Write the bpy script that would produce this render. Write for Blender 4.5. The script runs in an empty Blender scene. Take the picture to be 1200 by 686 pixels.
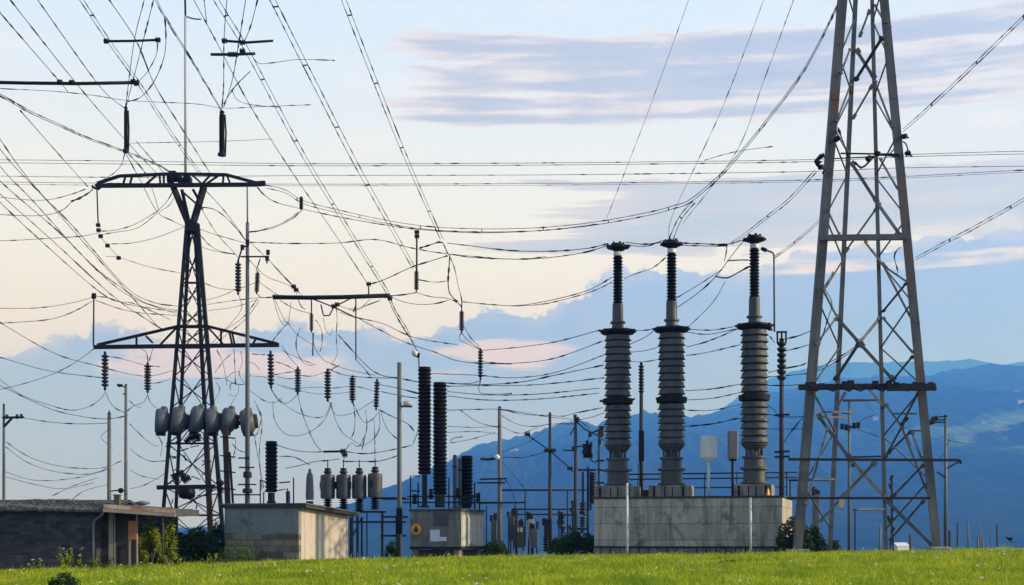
import bpy, math, random
import numpy as np
from mathutils import Vector, Matrix, noise as mnoise
R = random.Random(11)
SC = bpy.context.scene
COL = SC.collection
F, HY, EYE = 1667.0, 631.0, 0.6            # focal length and horizon of the photograph, eye height above the meadow's crest
def P(px, py, Y):                           # a sight line and a distance give a point of the place
    return Vector(((px - 600.0) / F * Y, Y, EYE + (HY - py) / F * Y))
def lerp(a, b, t): return a + (b - a) * t

# ------------------------------------------------------------------ ground heights
_EX = [-45, -21.6, -9.0, 0.0, 9.0, 21.6, 45]
_EZ = [EYE - (e - HY) * 60 / F - 0.12 for e in (671, 667, 657.5, 652.5, 650, 644, 640)]
def ground(x, y):
    z = float(np.interp(x, _EX, _EZ)) * (1.0 if y < 160 else max(0.0, 1 - (y - 160) / 200.0))
    if y < 60: z += -0.7 * (60 - max(y, 0)) / 60.0
    elif y < 150: z += -0.015 * (y - 60)
    elif y < 900: z += -1.35 - 0.075 * (y - 150)
    else: z += -57.6
    return z

# ------------------------------------------------------------------ mesh builder
class MB:
    def __init__(s): s.v = []; s.f = []; s.sm = []
    def add(s, vs, fs, smooth=False):
        o = len(s.v); s.v += [tuple(v) for v in vs]
        s.f += [tuple(i + o for i in f) for f in fs]; s.sm += [smooth] * len(fs); return s
    def hexa(s, c):                        # eight corners: bottom ring then top ring
        return s.add(c, [(3,2,1,0),(4,5,6,7),(0,1,5,4),(1,2,6,5),(2,3,7,6),(3,0,4,7)])
    def box(s, c, d, rz=0.0):
        c = Vector(c); hx, hy, hz = d[0]/2, d[1]/2, d[2]/2; m = Matrix.Rotation(rz, 3, 'Z')
        return s.hexa([c + m @ Vector(q) for q in ((-hx,-hy,-hz),(hx,-hy,-hz),(hx,hy,-hz),(-hx,hy,-hz),(-hx,-hy,hz),(hx,-hy,hz),(hx,hy,hz),(-hx,hy,hz))])
    def bbox(s, c, d, b=0.02, rz=0.0):     # box with chamfered vertical and top edges
        c = Vector(c); hx, hy, hz = d[0]/2, d[1]/2, d[2]/2; m = Matrix.Rotation(rz, 3, 'Z')
        def ring(k, z): 
            a, e = hx - k, hy - k
            return [(-a+b,-e,z),(a-b,-e,z),(a,-e+b,z),(a,e-b,z),(a-b,e,z),(-a+b,e,z),(-a,e-b,z),(-a,-e+b,z)]
        vs = [c + m @ Vector(q) for q in ring(0,-hz) + ring(0,hz-b) + ring(b,hz)]
        fs = [tuple(range(7,-1,-1)), tuple(range(16,24))]
        for r in (0, 8):
            fs += [(r+i, r+(i+1)%8, r+8+(i+1)%8, r+8+i) for i in range(8)]
        return s.add(vs, fs)
    def bar(s, a, b, w, h=None, up=(0,0,1)):
        a, b = Vector(a), Vector(b); h = h or w; d = (b - a).normalized(); u = Vector(up)
        if abs(d.dot(u)) > 0.98: u = Vector((0,1,0))
        x = d.cross(u).normalized(); y = x.cross(d).normalized()
        q = [(-w/2,-h/2),(w/2,-h/2),(w/2,h/2),(-w/2,h/2)]
        return s.hexa([a + x*i + y*j for i, j in q] + [b + x*i + y*j for i, j in q])
    def angle(s, a, b, w, t, sx=1, sy=1):  # an L section along a nearly vertical leg: two plates, one facing the viewer
        a, b = Vector(a), Vector(b); X = Vector((1,0,0)); Yv = Vector((0,1,0))
        s.bar(a, b, w, t, up=(0,1,0))
        o = X * (-sx*(w/2 - t/2)) + Yv * (sy*(w/2 + t/2 + 0.002))
        s.bar(a + o, b + o, t, w, up=(0,1,0)); return s
    def tube(s, pts, r, seg=6, smooth=True):
        pts = [Vector(p) for p in pts]; n = len(pts); rr = r if hasattr(r, '__len__') else [r]*n
        ref = None; vs = []
        for i, p in enumerate(pts):
            d = (pts[min(i+1, n-1)] - pts[max(i-1, 0)])
            d = d.normalized() if d.length > 1e-9 else Vector((0,0,1))
            if ref is None: ref = Vector((0,0,1)) if abs(d.z) < 0.9 else Vector((1,0,0))
            x = ref - d * ref.dot(d)
            if x.length < 1e-6: x = d.orthogonal()
            x.normalize(); y = d.cross(x); ref = x
            vs += [p + (x*math.cos(2*math.pi*k/seg) + y*math.sin(2*math.pi*k/seg)) * rr[i] for k in range(seg)]
        fs = [(i*seg+k, i*seg+(k+1)%seg, (i+1)*seg+(k+1)%seg, (i+1)*seg+k) for i in range(n-1) for k in range(seg)]
        s.add(vs, fs, smooth)
        o = len(s.v) - len(vs)
        s.f += [tuple(o+k for k in range(seg-1,-1,-1)), tuple(o+(n-1)*seg+k for k in range(seg))]; s.sm += [False, False]
        return s
    def lathe(s, prof, base=(0,0,0), axis=(0,0,1), seg=24, smooth=False):
        base = Vector(base); q = Vector((0,0,1)).rotation_difference(Vector(axis).normalized()); n = len(prof)
        vs = [base + q @ Vector((r*math.cos(2*math.pi*k/seg), r*math.sin(2*math.pi*k/seg), h)) for h, r in prof for k in range(seg)]
        fs = [(i*seg+k, i*seg+(k+1)%seg, (i+1)*seg+(k+1)%seg, (i+1)*seg+k) for i in range(n-1) for k in range(seg)]
        fs += [tuple(range(seg-1,-1,-1)), tuple((n-1)*seg+k for k in range(seg))]
        return s.add(vs, fs, smooth)
    def build(s, name, m, parent=None, world=True, auto=None):
        me = bpy.data.meshes.new(name)
        org = Vector((0,0,0))
        if parent is not None and world:
            q = parent
            while q is not None: org = org + q.location; q = q.parent
        me.from_pydata([(v[0]-org.x, v[1]-org.y, v[2]-org.z) for v in s.v], [], s.f)
        me.polygons.foreach_set('use_smooth', s.sm)
        me.materials.append(m); me.update()
        o = bpy.data.objects.new(name, me); COL.objects.link(o)
        if parent is not None: o.parent = parent
        return o
    def solo(s, name, m, label, cat, group=None, kind=None):   # a thing that is one mesh, its origin at its first vertex
        org = Vector(s.v[0]); s.v = [(v[0]-org.x, v[1]-org.y, v[2]-org.z) for v in s.v]
        o = s.build(name, m); o.location = org; tag(o, label, cat, group, kind); return o

def tag(o, label=None, cat=None, group=None, kind=None):
    if label: o['label'] = label
    if cat: o['category'] = cat
    if group: o['group'] = group
    if kind: o['kind'] = kind
    return o
def thing(name, label, cat, loc, rz=0.0, group=None):
    o = bpy.data.objects.new(name, None); COL.objects.link(o); o.empty_display_size = 0.2
    o.location = loc; o.rotation_euler = (0, 0, rz); return tag(o, label, cat, group)
def dup(root, loc, label, scale=None, rz=None, tilt=None):     # a copy of a thing with copies of its parts and sub-parts
    r = root.copy(); COL.objects.link(r); r.location = loc; r['label'] = label
    if scale: r.scale = scale
    if rz is not None: r.rotation_euler = (tilt[0] if tilt else 0, tilt[1] if tilt else 0, rz)
    for ch in [c for c in bpy.data.objects if c.parent == root]:
        c = ch.copy(); COL.objects.link(c); c.parent = r
        for g in [g for g in bpy.data.objects if g.parent == ch]:
            d = g.copy(); COL.objects.link(d); d.parent = c
    return r

# ------------------------------------------------------------------ materials
def nt_mat(name):
    m = bpy.data.materials.new(name); m.use_nodes = True; nt = m.node_tree
    return m, nt, nt.nodes['Principled BSDF']
def ramp(nt, fac, stops, interp='LINEAR'):
    n = nt.nodes.new('ShaderNodeValToRGB'); cr = n.color_ramp; cr.interpolation = interp
    while len(cr.elements) < len(stops): cr.elements.new(0.5)
    for e, (p, c) in zip(cr.elements, stops):
        e.position = p; e.color = (c[0], c[1], c[2], 1) if hasattr(c, '__len__') else (c, c, c, 1)
    nt.links.new(fac, n.inputs[0]); return n.outputs[0]
def coords(nt, scale=(1,1,1)):
    t = nt.nodes.new('ShaderNodeTexCoord'); g = nt.nodes.new('ShaderNodeObjectInfo')
    mp = nt.nodes.new('ShaderNodeMapping'); mp.inputs['Scale'].default_value = scale
    nt.links.new(t.outputs['Object'], mp.inputs[0])
    ad = nt.nodes.new('ShaderNodeVectorMath'); ad.operation = 'ADD'
    sc = nt.nodes.new('ShaderNodeVectorMath'); sc.operation = 'SCALE'; sc.inputs[0].default_value = (37, 19, 53)
    nt.links.new(g.outputs['Random'], sc.inputs['Scale']); nt.links.new(mp.outputs[0], ad.inputs[0]); nt.links.new(sc.outputs[0], ad.inputs[1])
    return ad.outputs[0]
def noise_fac(nt, vec, scale, detail=6, rough=0.6, dist=0.0):
    n = nt.nodes.new('ShaderNodeTexNoise'); n.inputs['Scale'].default_value = scale; n.inputs['Detail'].default_value = detail
    n.inputs['Roughness'].default_value = rough; n.inputs['Distortion'].default_value = dist
    nt.links.new(vec, n.inputs['Vector']); return n.outputs[0]
def mixc(nt, fac, a, b, mode='MIX'):
    n = nt.nodes.new('ShaderNodeMix'); n.data_type = 'RGBA'; n.blend_type = mode
    for sock, v in ((n.inputs[0], fac), (n.inputs[6], a), (n.inputs[7], b)):
        if isinstance(v, (int, float)): sock.default_value = v
        elif isinstance(v, tuple): sock.default_value = (v[0], v[1], v[2], 1)
        else: nt.links.new(v, sock)
    return n.outputs[2]
def bump(nt, bsdf, h, strength=0.3, dist=0.02):
    b = nt.nodes.new('ShaderNodeBump'); b.inputs['Strength'].default_value = strength; b.inputs['Distance'].default_value = dist
    nt.links.new(h, b.inputs['Height']); nt.links.new(b.outputs[0], bsdf.inputs['Normal'])
def weathered(name, c1, c2, rough=0.6, scale=2.0, stretch=(1,1,0.35), metal=0.0, stain=None, stain_amt=0.5, spec=0.4, bumpy=0.2):
    m, nt, b = nt_mat(name); v = coords(nt, stretch)
    f = noise_fac(nt, v, scale); col = ramp(nt, f, [(0.3, c1), (0.7, c2)])
    if stain:
        f2 = noise_fac(nt, v, scale*0.6, 8, 0.7, 0.4); k = ramp(nt, f2, [(1-stain_amt, 0.0), (min(1, 1-stain_amt+0.12), 1.0)])
        col = mixc(nt, k, col, stain)
    nt.links.new(col, b.inputs['Base Color'])
    fr = noise_fac(nt, v, scale*4); nt.links.new(ramp(nt, fr, [(0.2, max(0, rough-0.15)), (0.8, min(1, rough+0.15))]), b.inputs['Roughness'])
    b.inputs['Metallic'].default_value = metal; b.inputs['Specular IOR Level'].default_value = spec
    if bumpy: bump(nt, b, fr, bumpy, 0.01)
    return m
M = {}
M['steel_dark'] = weathered('steel_dark', (0.010,0.011,0.013), (0.024,0.024,0.024), 0.7, 2.5, stain=(0.05,0.024,0.013), stain_amt=0.36, spec=0.2)
M['steel_black'] = weathered('steel_black', (0.006,0.006,0.007), (0.015,0.015,0.016), 0.65, 4, spec=0.2)
M['rust'] = weathered('rust', (0.035,0.024,0.018), (0.07,0.045,0.03), 0.85, 2, (1,1,0.25), stain=(0.19,0.085,0.035), stain_amt=0.4, spec=0.2)
M['galv'] = weathered('galv', (0.05,0.056,0.06), (0.135,0.14,0.14), 0.65, 1.9, (1,1,0.22), metal=0.1, stain=(0.16,0.07,0.025), stain_amt=0.47, spec=0.25)
M['galv_thin'] = weathered('galv_thin', (0.06,0.066,0.072), (0.12,0.122,0.12), 0.65, 2.0, metal=0.1, stain=(0.10,0.055,0.03), stain_amt=0.42, spec=0.25)
M['pole'] = weathered('pole', (0.075,0.085,0.095), (0.14,0.148,0.155), 0.7, 1.2, (1,1,0.15), stain=(0.04,0.037,0.035), stain_amt=0.42)
M['pole_wood'] = weathered('pole_wood', (0.026,0.026,0.027), (0.058,0.056,0.055), 0.85, 3, (1,1,0.08), stain=(0.03,0.028,0.026), stain_amt=0.45)
M['pole_rusty'] = weathered('pole_rusty', (0.09,0.095,0.10), (0.16,0.16,0.155), 0.7, 0.7, (1,1,0.3), stain=(0.13,0.065,0.032), stain_amt=0.5)
M['mast'] = weathered('mast', (0.34,0.36,0.38), (0.46,0.47,0.48), 0.5, 1.0)
M['wire'] = weathered('wire', (0.008,0.008,0.009), (0.018,0.018,0.019), 0.8, 1.0, bumpy=0, spec=0.1)
M['porc_black'] = weathered('porc_black', (0.003,0.0028,0.0026), (0.008,0.006,0.005), 0.5, 3, spec=0.12, bumpy=0)
M['porc_dark'] = weathered('porc_dark', (0.009,0.010,0.012), (0.022,0.022,0.024), 0.5, 5, spec=0.25, bumpy=0)
M['porc_grey'] = weathered('porc_grey', (0.04,0.045,0.048), (0.105,0.107,0.105), 0.6, 1.6, (1,1,0.5), stain=(0.018,0.018,0.018), stain_amt=0.46, spec=0.3)
M['porc_blue'] = weathered('porc_blue', (0.05,0.058,0.065), (0.09,0.098,0.105), 0.5, 3)
M['enamel'] = weathered('enamel', (0.055,0.07,0.085), (0.095,0.11,0.122), 0.55, 1.5, stain=(0.025,0.025,0.025), stain_amt=0.36)
M['enamel_dark'] = weathered('enamel_dark', (0.03,0.036,0.04), (0.062,0.068,0.072), 0.5, 2.2, stain=(0.03,0.028,0.026), stain_amt=0.38)
M['white_paint'] = weathered('white_paint', (0.5,0.5,0.48), (0.66,0.66,0.64), 0.5, 2, stain=(0.33,0.31,0.28), stain_amt=0.33)
M['white_ring'] = weathered('white_ring', (0.5,0.5,0.5), (0.7,0.7,0.7), 0.4, 3)
M['grey_paint'] = weathered('grey_paint', (0.15,0.16,0.17), (0.21,0.22,0.23), 0.5, 2)
M['roof_dark'] = weathered('roof_dark', (0.028,0.029,0.031), (0.085,0.086,0.087), 0.95, 1.5, (1,1,1), stain=(0.04,0.045,0.03), stain_amt=0.45)
M['fascia'] = weathered('fascia', (0.025,0.024,0.023), (0.06,0.055,0.05), 0.8, 2)
M['wood_fascia'] = weathered('wood_fascia', (0.52,0.35,0.22), (0.72,0.52,0.36), 0.85, 2.2, (0.35,1,2), stain=(0.34,0.10,0.04), stain_amt=0.52)
M['wood_pale'] = weathered('wood_pale', (0.25,0.2,0.15), (0.4,0.34,0.27), 0.85, 2, (1,1,0.2))
M['wood_orange'] = weathered('wood_orange', (0.30,0.12,0.05), (0.44,0.2,0.09), 0.8, 3, (1,1,0.4), stain=(0.16,0.06,0.03), stain_amt=0.45)
M['door'] = weathered('door', (0.03,0.028,0.026), (0.06,0.052,0.045), 0.8, 2)
M['glass'] = weathered('glass', (0.03,0.035,0.045), (0.05,0.06,0.07), 0.15, 1.5, bumpy=0)
M['louvre'] = weathered('louvre', (0.075,0.08,0.09), (0.11,0.115,0.12), 0.5, 2)
M['notice'] = weathered('notice', (0.52,0.58,0.64), (0.62,0.66,0.7), 0.6, 5)
M['sign_orange'] = weathered('sign_orange', (0.72,0.27,0.015), (0.8,0.34,0.03), 0.5, 6, bumpy=0)
M['sign_black'] = weathered('sign_black', (0.01,0.01,0.01), (0.02,0.02,0.02), 0.5, 6, bumpy=0)
M['lamp_glass'] = weathered('lamp_glass', (0.55,0.5,0.42), (0.7,0.66,0.58), 0.3, 6, bumpy=0)

def masonry(name, light, dark, joint, bw, bh, mortar=0.012, plaster=None, plaster_z=None, stain=(0.06,0.055,0.05), stain_amt=0.45, streak=0.5, grime=0.0):
    """blocks laid in courses on local x / z, streaked and stained; an optional plaster coat above plaster_z"""
    m, nt, b = nt_mat(name); t = nt.nodes.new('ShaderNodeTexCoord'); sx = nt.nodes.new('ShaderNodeSeparateXYZ')
    nt.links.new(t.outputs['Object'], sx.inputs[0])
    ad = nt.nodes.new('ShaderNodeMath'); ad.operation = 'ADD'; nt.links.new(sx.outputs[0], ad.inputs[0]); nt.links.new(sx.outputs[1], ad.inputs[1])
    cb = nt.nodes.new('ShaderNodeCombineXYZ'); nt.links.new(ad.outputs[0], cb.inputs[0]); nt.links.new(sx.outputs[2], cb.inputs[1])
    br = nt.nodes.new('ShaderNodeTexBrick'); br.inputs['Scale'].default_value = 1.0
    br.inputs['Brick Width'].default_value = bw; br.inputs['Row Height'].default_value = bh; br.inputs['Mortar Size'].default_value = mortar
    br.inputs['Color1'].default_value = (*light, 1); br.inputs['Color2'].default_value = (*dark, 1); br.inputs['Mortar'].default_value = (*joint, 1)
    br.inputs['Mortar Smooth'].default_value = 0.4
    wob = noise_fac(nt, cb.outputs[0], 1.5, 4); wv = nt.nodes.new('ShaderNodeVectorMath'); wv.operation = 'SCALE'; wv.inputs['Scale'].default_value = 0.06
    nw = nt.nodes.new('ShaderNodeTexNoise'); nw.inputs['Scale'].default_value = 2.5; nt.links.new(cb.outputs[0], nw.inputs['Vector'])
    nt.links.new(nw.outputs['Color'], wv.inputs[0]); av = nt.nodes.new('ShaderNodeVectorMath'); av.operation = 'ADD'
    nt.links.new(cb.outputs[0], av.inputs[0]); nt.links.new(wv.outputs[0], av.inputs[1]); nt.links.new(av.outputs[0], br.inputs['Vector'])
    col = br.outputs['Color']
    if plaster:
        edge = nt.nodes.new('ShaderNodeMath'); edge.operation = 'MULTIPLY_ADD'; edge.inputs[1].default_value = 0.5; edge.inputs[2].default_value = -0.25
        nt.links.new(noise_fac(nt, cb.outputs[0], 1.2, 6, 0.6), edge.inputs[0])
        e2 = nt.nodes.new('ShaderNodeMath'); e2.operation = 'ADD'; nt.links.new(edge.outputs[0], e2.inputs[0]); nt.links.new(sx.outputs[2], e2.inputs[1])
        gt = nt.nodes.new('ShaderNodeMath'); gt.operation = 'GREATER_THAN'; gt.inputs[1].default_value = plaster_z; nt.links.new(e2.outputs[0], gt.inputs[0])
        pc = ramp(nt, noise_fac(nt, cb.outputs[0], 2.0, 6), [(0.3, tuple(0.8*c for c in plaster)), (0.7, plaster)])
        col = mixc(nt, gt.outputs[0], col, pc)
    ms = nt.nodes.new('ShaderNodeMapping'); ms.inputs['Scale'].default_value = (1.6, 0.16, 1); nt.links.new(cb.outputs[0], ms.inputs[0])
    st = noise_fac(nt, ms.outputs[0], 1.6, 8, 0.68, 0.3); col = mixc(nt, ramp(nt, st, [(0.46, 0.0), (0.70, streak)]), col, stain)
    bl = noise_fac(nt, cb.outputs[0], 0.9, 8, 0.7, 0.5); col = mixc(nt, ramp(nt, bl, [(1-stain_amt, 0.0), (1.12-stain_amt, 0.75)]), col, stain)
    nt.links.new(col, b.inputs['Base Color']); b.inputs['Roughness'].default_value = 0.9
    fine = noise_fac(nt, cb.outputs[0], 14, 6); h = nt.nodes.new('ShaderNodeMath'); h.operation = 'MULTIPLY_ADD'; h.inputs[1].default_value = -0.8
    nt.links.new(br.outputs['Fac'], h.inputs[0]); nt.links.new(fine, h.inputs[2]); bump(nt, b, h.outputs[0], 0.5, 0.02)
    return m
M['block_wall'] = masonry('block_wall', (0.44,0.395,0.32), (0.35,0.315,0.26), (0.16,0.145,0.12), 2.6, 0.78, 0.018, stain=(0.085,0.075,0.056), stain_amt=0.48, streak=0.92)
M['plinth'] = masonry('plinth', (0.28,0.255,0.205), (0.21,0.19,0.155), (0.15,0.14,0.12), 3.0, 2.0, 0.005, stain=(0.07,0.062,0.05), stain_amt=0.5, streak=0.85)
M['brick_dark'] = masonry('brick_dark', (0.06,0.061,0.066), (0.016,0.017,0.019), (0.035,0.035,0.035), 0.42, 0.14, 0.012, stain=(0.011,0.0115,0.0125), stain_amt=0.5, streak=0.6)
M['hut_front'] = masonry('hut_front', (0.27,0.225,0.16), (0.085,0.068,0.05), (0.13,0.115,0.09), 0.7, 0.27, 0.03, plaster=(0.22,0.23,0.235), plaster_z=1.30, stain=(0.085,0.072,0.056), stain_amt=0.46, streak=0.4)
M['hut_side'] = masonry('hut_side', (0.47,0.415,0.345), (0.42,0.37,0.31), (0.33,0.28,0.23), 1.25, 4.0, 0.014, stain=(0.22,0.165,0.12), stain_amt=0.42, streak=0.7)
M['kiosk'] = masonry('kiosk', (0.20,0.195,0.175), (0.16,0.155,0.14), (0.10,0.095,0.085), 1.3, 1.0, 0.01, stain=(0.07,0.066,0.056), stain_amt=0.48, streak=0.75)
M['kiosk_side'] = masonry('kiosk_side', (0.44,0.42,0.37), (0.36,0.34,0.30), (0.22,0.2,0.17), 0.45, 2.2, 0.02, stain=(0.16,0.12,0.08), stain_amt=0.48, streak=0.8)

def leaf_mat(name, c1, c2, trans=0.35):
    m, nt, b = nt_mat(name); g = nt.nodes.new('ShaderNodeNewGeometry')
    col = ramp(nt, g.outputs['Random Per Island'], [(0.0, c1), (1.0, c2)])
    nt.links.new(col, b.inputs['Base Color']); b.inputs['Roughness'].default_value = 0.7; b.inputs['Specular IOR Level'].default_value = 0.15
    tr = nt.nodes.new('ShaderNodeBsdfTranslucent'); nt.links.new(col, tr.inputs[0]); mx = nt.nodes.new('ShaderNodeMixShader'); mx.inputs[0].default_value = trans
    nt.links.new(b.outputs[0], mx.inputs[1]); nt.links.new(tr.outputs[0], mx.inputs[2]); nt.links.new(mx.outputs[0], nt.nodes['Material Output'].inputs[0])
    return m
M['leaf_dark'] = leaf_mat('leaf_dark', (0.016,0.038,0.012), (0.05,0.085,0.022), 0.2)
M['leaf_mid'] = leaf_mat('leaf_mid', (0.05,0.09,0.018), (0.13,0.19,0.03), 0.35)
M['leaf_yellow'] = leaf_mat('leaf_yellow', (0.15,0.20,0.015), (0.36,0.40,0.03), 0.45)
M['grass'] = leaf_mat('grass', (0.15,0.25,0.012), (0.60,0.62,0.035), 0.45)
def grass_patches():                        # patches of greener and of drier grass across the meadow
    nt = M['grass'].node_tree; b = nt.nodes['Principled BSDF']; src = b.inputs['Base Color'].links[0].from_socket; tr = [n for n in nt.nodes if n.type == 'BSDF_TRANSLUCENT'][0]
    t = nt.nodes.new('ShaderNodeTexCoord'); mp = nt.nodes.new('ShaderNodeMapping'); mp.inputs['Scale'].default_value = (0.55, 0.22, 0.0); nt.links.new(t.outputs['Object'], mp.inputs[0])
    f = noise_fac(nt, mp.outputs[0], 1.0, 6, 0.62, 0.4)
    c = mixc(nt, ramp(nt, f, [(0.36, 0.75), (0.56, 0.0)]), src, (0.13, 0.24, 0.012)); c = mixc(nt, ramp(nt, f, [(0.56, 0.0), (0.74, 0.5)]), c, (0.60, 0.55, 0.06))
    nt.links.new(c, b.inputs['Base Color']); nt.links.new(c, tr.inputs[0])
grass_patches()
M['petal'] = leaf_mat('petal', (0.55,0.42,0.44), (0.78,0.73,0.70), 0.3)
M['olive_brown'] = weathered('olive_brown', (0.06,0.052,0.03), (0.12,0.10,0.06), 0.9, 4)
M['bark'] = weathered('bark', (0.05,0.04,0.03), (0.1,0.08,0.06), 0.9, 6)
# ------------------------------------------------------------------ camera, sun, sky
cam = bpy.data.objects.new('camera', bpy.data.cameras.new('camera')); COL.objects.link(cam)
cam.location = (0, 0, EYE); cam.rotation_euler = (math.radians(90), 0, 0)
cam.data.sensor_width = 36.0; cam.data.lens = F / 1200 * 36.0; cam.data.shift_y = (HY - 343.0) / 1200.0
cam.data.clip_start = 0.1; cam.data.clip_end = 40000
SC.camera = cam
SUN_AZ, SUN_EL = math.radians(97), math.radians(21)
sd = Vector((math.cos(SUN_EL)*math.sin(SUN_AZ), math.cos(SUN_EL)*math.cos(SUN_AZ), math.sin(SUN_EL)))
sl = bpy.data.lights.new('sun', 'SUN'); sl.energy = 3.2; sl.angle = math.radians(0.6); sl.color = (1.0, 0.88, 0.75)
so = bpy.data.objects.new('sun', sl); COL.objects.link(so); so.rotation_euler = sd.to_track_quat('Z', 'Y').to_euler(); so.location = (200, -50, 120)

wd = bpy.data.worlds.new('World'); SC.world = wd; wd.use_nodes = True; wt = wd.node_tree; wt.nodes.clear()
def WN(t): return wt.nodes.new(t)
def setin(s, v):
    if isinstance(v, (int, float)): s.default_value = v
    else: wt.links.new(v, s)
def m2(op, a, b=0.0, c=None, clamp=False):
    n = WN('ShaderNodeMath'); n.operation = op; n.use_clamp = clamp; setin(n.inputs[0], a); setin(n.inputs[1], b)
    if c is not None: setin(n.inputs[2], c)
    return n.outputs[0]
def sstep(x, lo, hi):                       # smooth 0..1 as x goes lo..hi (lo may exceed hi)
    n = WN('ShaderNodeMapRange'); n.interpolation_type = 'SMOOTHSTEP'
    for k, v in zip(range(5), (x, lo, hi, 0.0, 1.0)): setin(n.inputs[k], v)
    return n.outputs[0]
def wnoise(x, y, detail=6, rough=0.55, dist=0.0, z=0.0):
    cb = WN('ShaderNodeCombineXYZ'); setin(cb.inputs[0], x); setin(cb.inputs[1], y); setin(cb.inputs[2], z)
    n = WN('ShaderNodeTexNoise'); n.inputs['Scale'].default_value = 1.0; n.inputs['Detail'].default_value = detail
    n.inputs['Roughness'].default_value = rough; n.inputs['Distortion'].default_value = dist
    wt.links.new(cb.outputs[0], n.inputs['Vector']); return n.outputs[0]
def curve(x, pts, lo, hi):
    n = WN('ShaderNodeFloatCurve'); setin(n.inputs['Value'], m2('MULTIPLY_ADD', x, 1/(hi-lo), -lo/(hi-lo), clamp=True))
    c = n.mapping.curves[0]
    while len(c.points) < len(pts): c.points.new(0.5, 0.5)
    for p, (a, b) in zip(c.points, pts): p.location = ((a-lo)/(hi-lo), b); p.handle_type = 'AUTO'
    n.mapping.update(); return n.outputs[0]
def wmix(f, a, b):
    n = WN('ShaderNodeMix'); n.data_type = 'RGBA'; setin(n.inputs[0], f)
    for s, v in ((n.inputs[6], a), (n.inputs[7], b)):
        if isinstance(v, tuple): s.default_value = (*v, 1)
        else: wt.links.new(v, s)
    return n.outputs[2]
tc = WN('ShaderNodeTexCoord'); sp = WN('ShaderNodeSeparateXYZ'); wt.links.new(tc.outputs['Generated'], sp.inputs[0])
dx, dy, dz = sp.outputs
az = m2('ARCTAN2', dx, dy); hl = m2('SQRT', m2('ADD', m2('MULTIPLY', dx, dx), m2('MULTIPLY', dy, dy)))
v = m2('DIVIDE', dz, m2('MAXIMUM', hl, 0.02))
# clear air
sky = WN('ShaderNodeTexSky'); sky.sky_type = 'NISHITA'; sky.sun_disc = False; sky.sun_elevation = SUN_EL; sky.sun_rotation = SUN_AZ
sky.altitude = 400; sky.air_density = 1.0; sky.dust_density = 0.6; sky.ozone_density = 1.4
# thin high veil that whitens the air, creamy low down
vf = m2('MULTIPLY', v, 1/0.6, clamp=True)
def wramp(f, stops):
    n = WN('ShaderNodeValToRGB'); cr = n.color_ramp
    while len(cr.elements) < len(stops): cr.elements.new(0.5)
    for e, (p, c) in zip(cr.elements, stops): e.position = p; e.color = (*c, 1)
    wt.links.new(f, n.inputs[0]); return n.outputs[0]
veil = wramp(vf, [(0.0, (0.38,0.50,0.85)), (0.12, (0.48,0.58,0.84)), (0.24, (0.67,0.695,0.75)), (0.31, (0.70,0.74,0.85)), (0.40, (0.68,0.75,0.93)), (0.52, (0.59,0.70,1.0)), (0.70, (0.51,0.66,1.06)), (1.0, (0.38,0.52,0.78))])
side = sstep(az, 0.05, 0.42)
veil = wmix(m2('MULTIPLY', side, 0.45), veil, (0.50, 0.57, 0.74))
patch = wnoise(m2('MULTIPLY', az, 9), m2('MULTIPLY', v, 34), 5, 0.55, 0.3, 3.3)
veil = wmix(m2('MULTIPLY', m2('MULTIPLY', sstep(patch, 0.48, 0.72), 0.35), sstep(v, 0.15, 0.22)), veil, (0.76, 0.75, 0.80))
# streaks of altocumulus, upper part of the view on the lattice tower's side
brk = wnoise(m2('MULTIPLY', az, 17), m2('MULTIPLY', v, 95), 6, 0.6, 0.5, 4.4)
n1 = m2('ADD', m2('MULTIPLY', wnoise(m2('MULTIPLY', az, 3.4), m2('MULTIPLY', v, 92), 3, 0.5, 0.15, 2.6), 0.6), m2('MULTIPLY', brk, 0.40))
envA = m2('MULTIPLY', m2('MULTIPLY', sstep(v, 0.272, 0.300), sstep(v, 0.372, 0.350)), sstep(az, -0.20, -0.02))
kA = m2('ADD', n1, m2('MULTIPLY_ADD', envA, 0.40, -0.36))
colA = wramp(m2('MULTIPLY_ADD', kA, 3.2, -1.35, clamp=True), [(0.0, (0.70,0.68,0.74)), (0.25, (0.60,0.59,0.68)), (0.5, (0.40,0.445,0.60)), (1.0, (0.33,0.39,0.57))])
veil = wmix(m2('MULTIPLY', sstep(kA, 0.42, 0.52), 0.95), veil, colA)
# broad grey-blue layer lower down on the same side
n2 = m2('ADD', m2('MULTIPLY', wnoise(m2('MULTIPLY', az, 4.0), m2('MULTIPLY', v, 44), 4, 0.5, 0.2, 8.1), 0.75), m2('MULTIPLY', brk, 0.25))
vB = m2('ADD', v, m2('MULTIPLY_ADD', brk, 0.03, -0.015))
envB = m2('MULTIPLY', m2('MULTIPLY', sstep(vB, 0.188, 0.204), sstep(vB, 0.262, 0.244)), sstep(m2('ADD', az, m2('MULTIPLY_ADD', wnoise(m2('MULTIPLY', az, 2.0), m2('MULTIPLY', v, 70), 4, 0.6, 0.0, 6.2), 0.5, -0.25)), -0.10, 0.12))
kB = m2('ADD', n2, m2('MULTIPLY_ADD', envB, 0.44, -0.37))
veil = wmix(m2('MULTIPLY', sstep(kB, 0.38, 0.48), 0.95), veil, wramp(m2('MULTIPLY_ADD', kB, 2.6, -0.95, clamp=True), [(0.0, (0.68,0.64,0.65)), (0.3, (0.50,0.52,0.64)), (1.0, (0.34,0.42,0.62))]))
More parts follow.
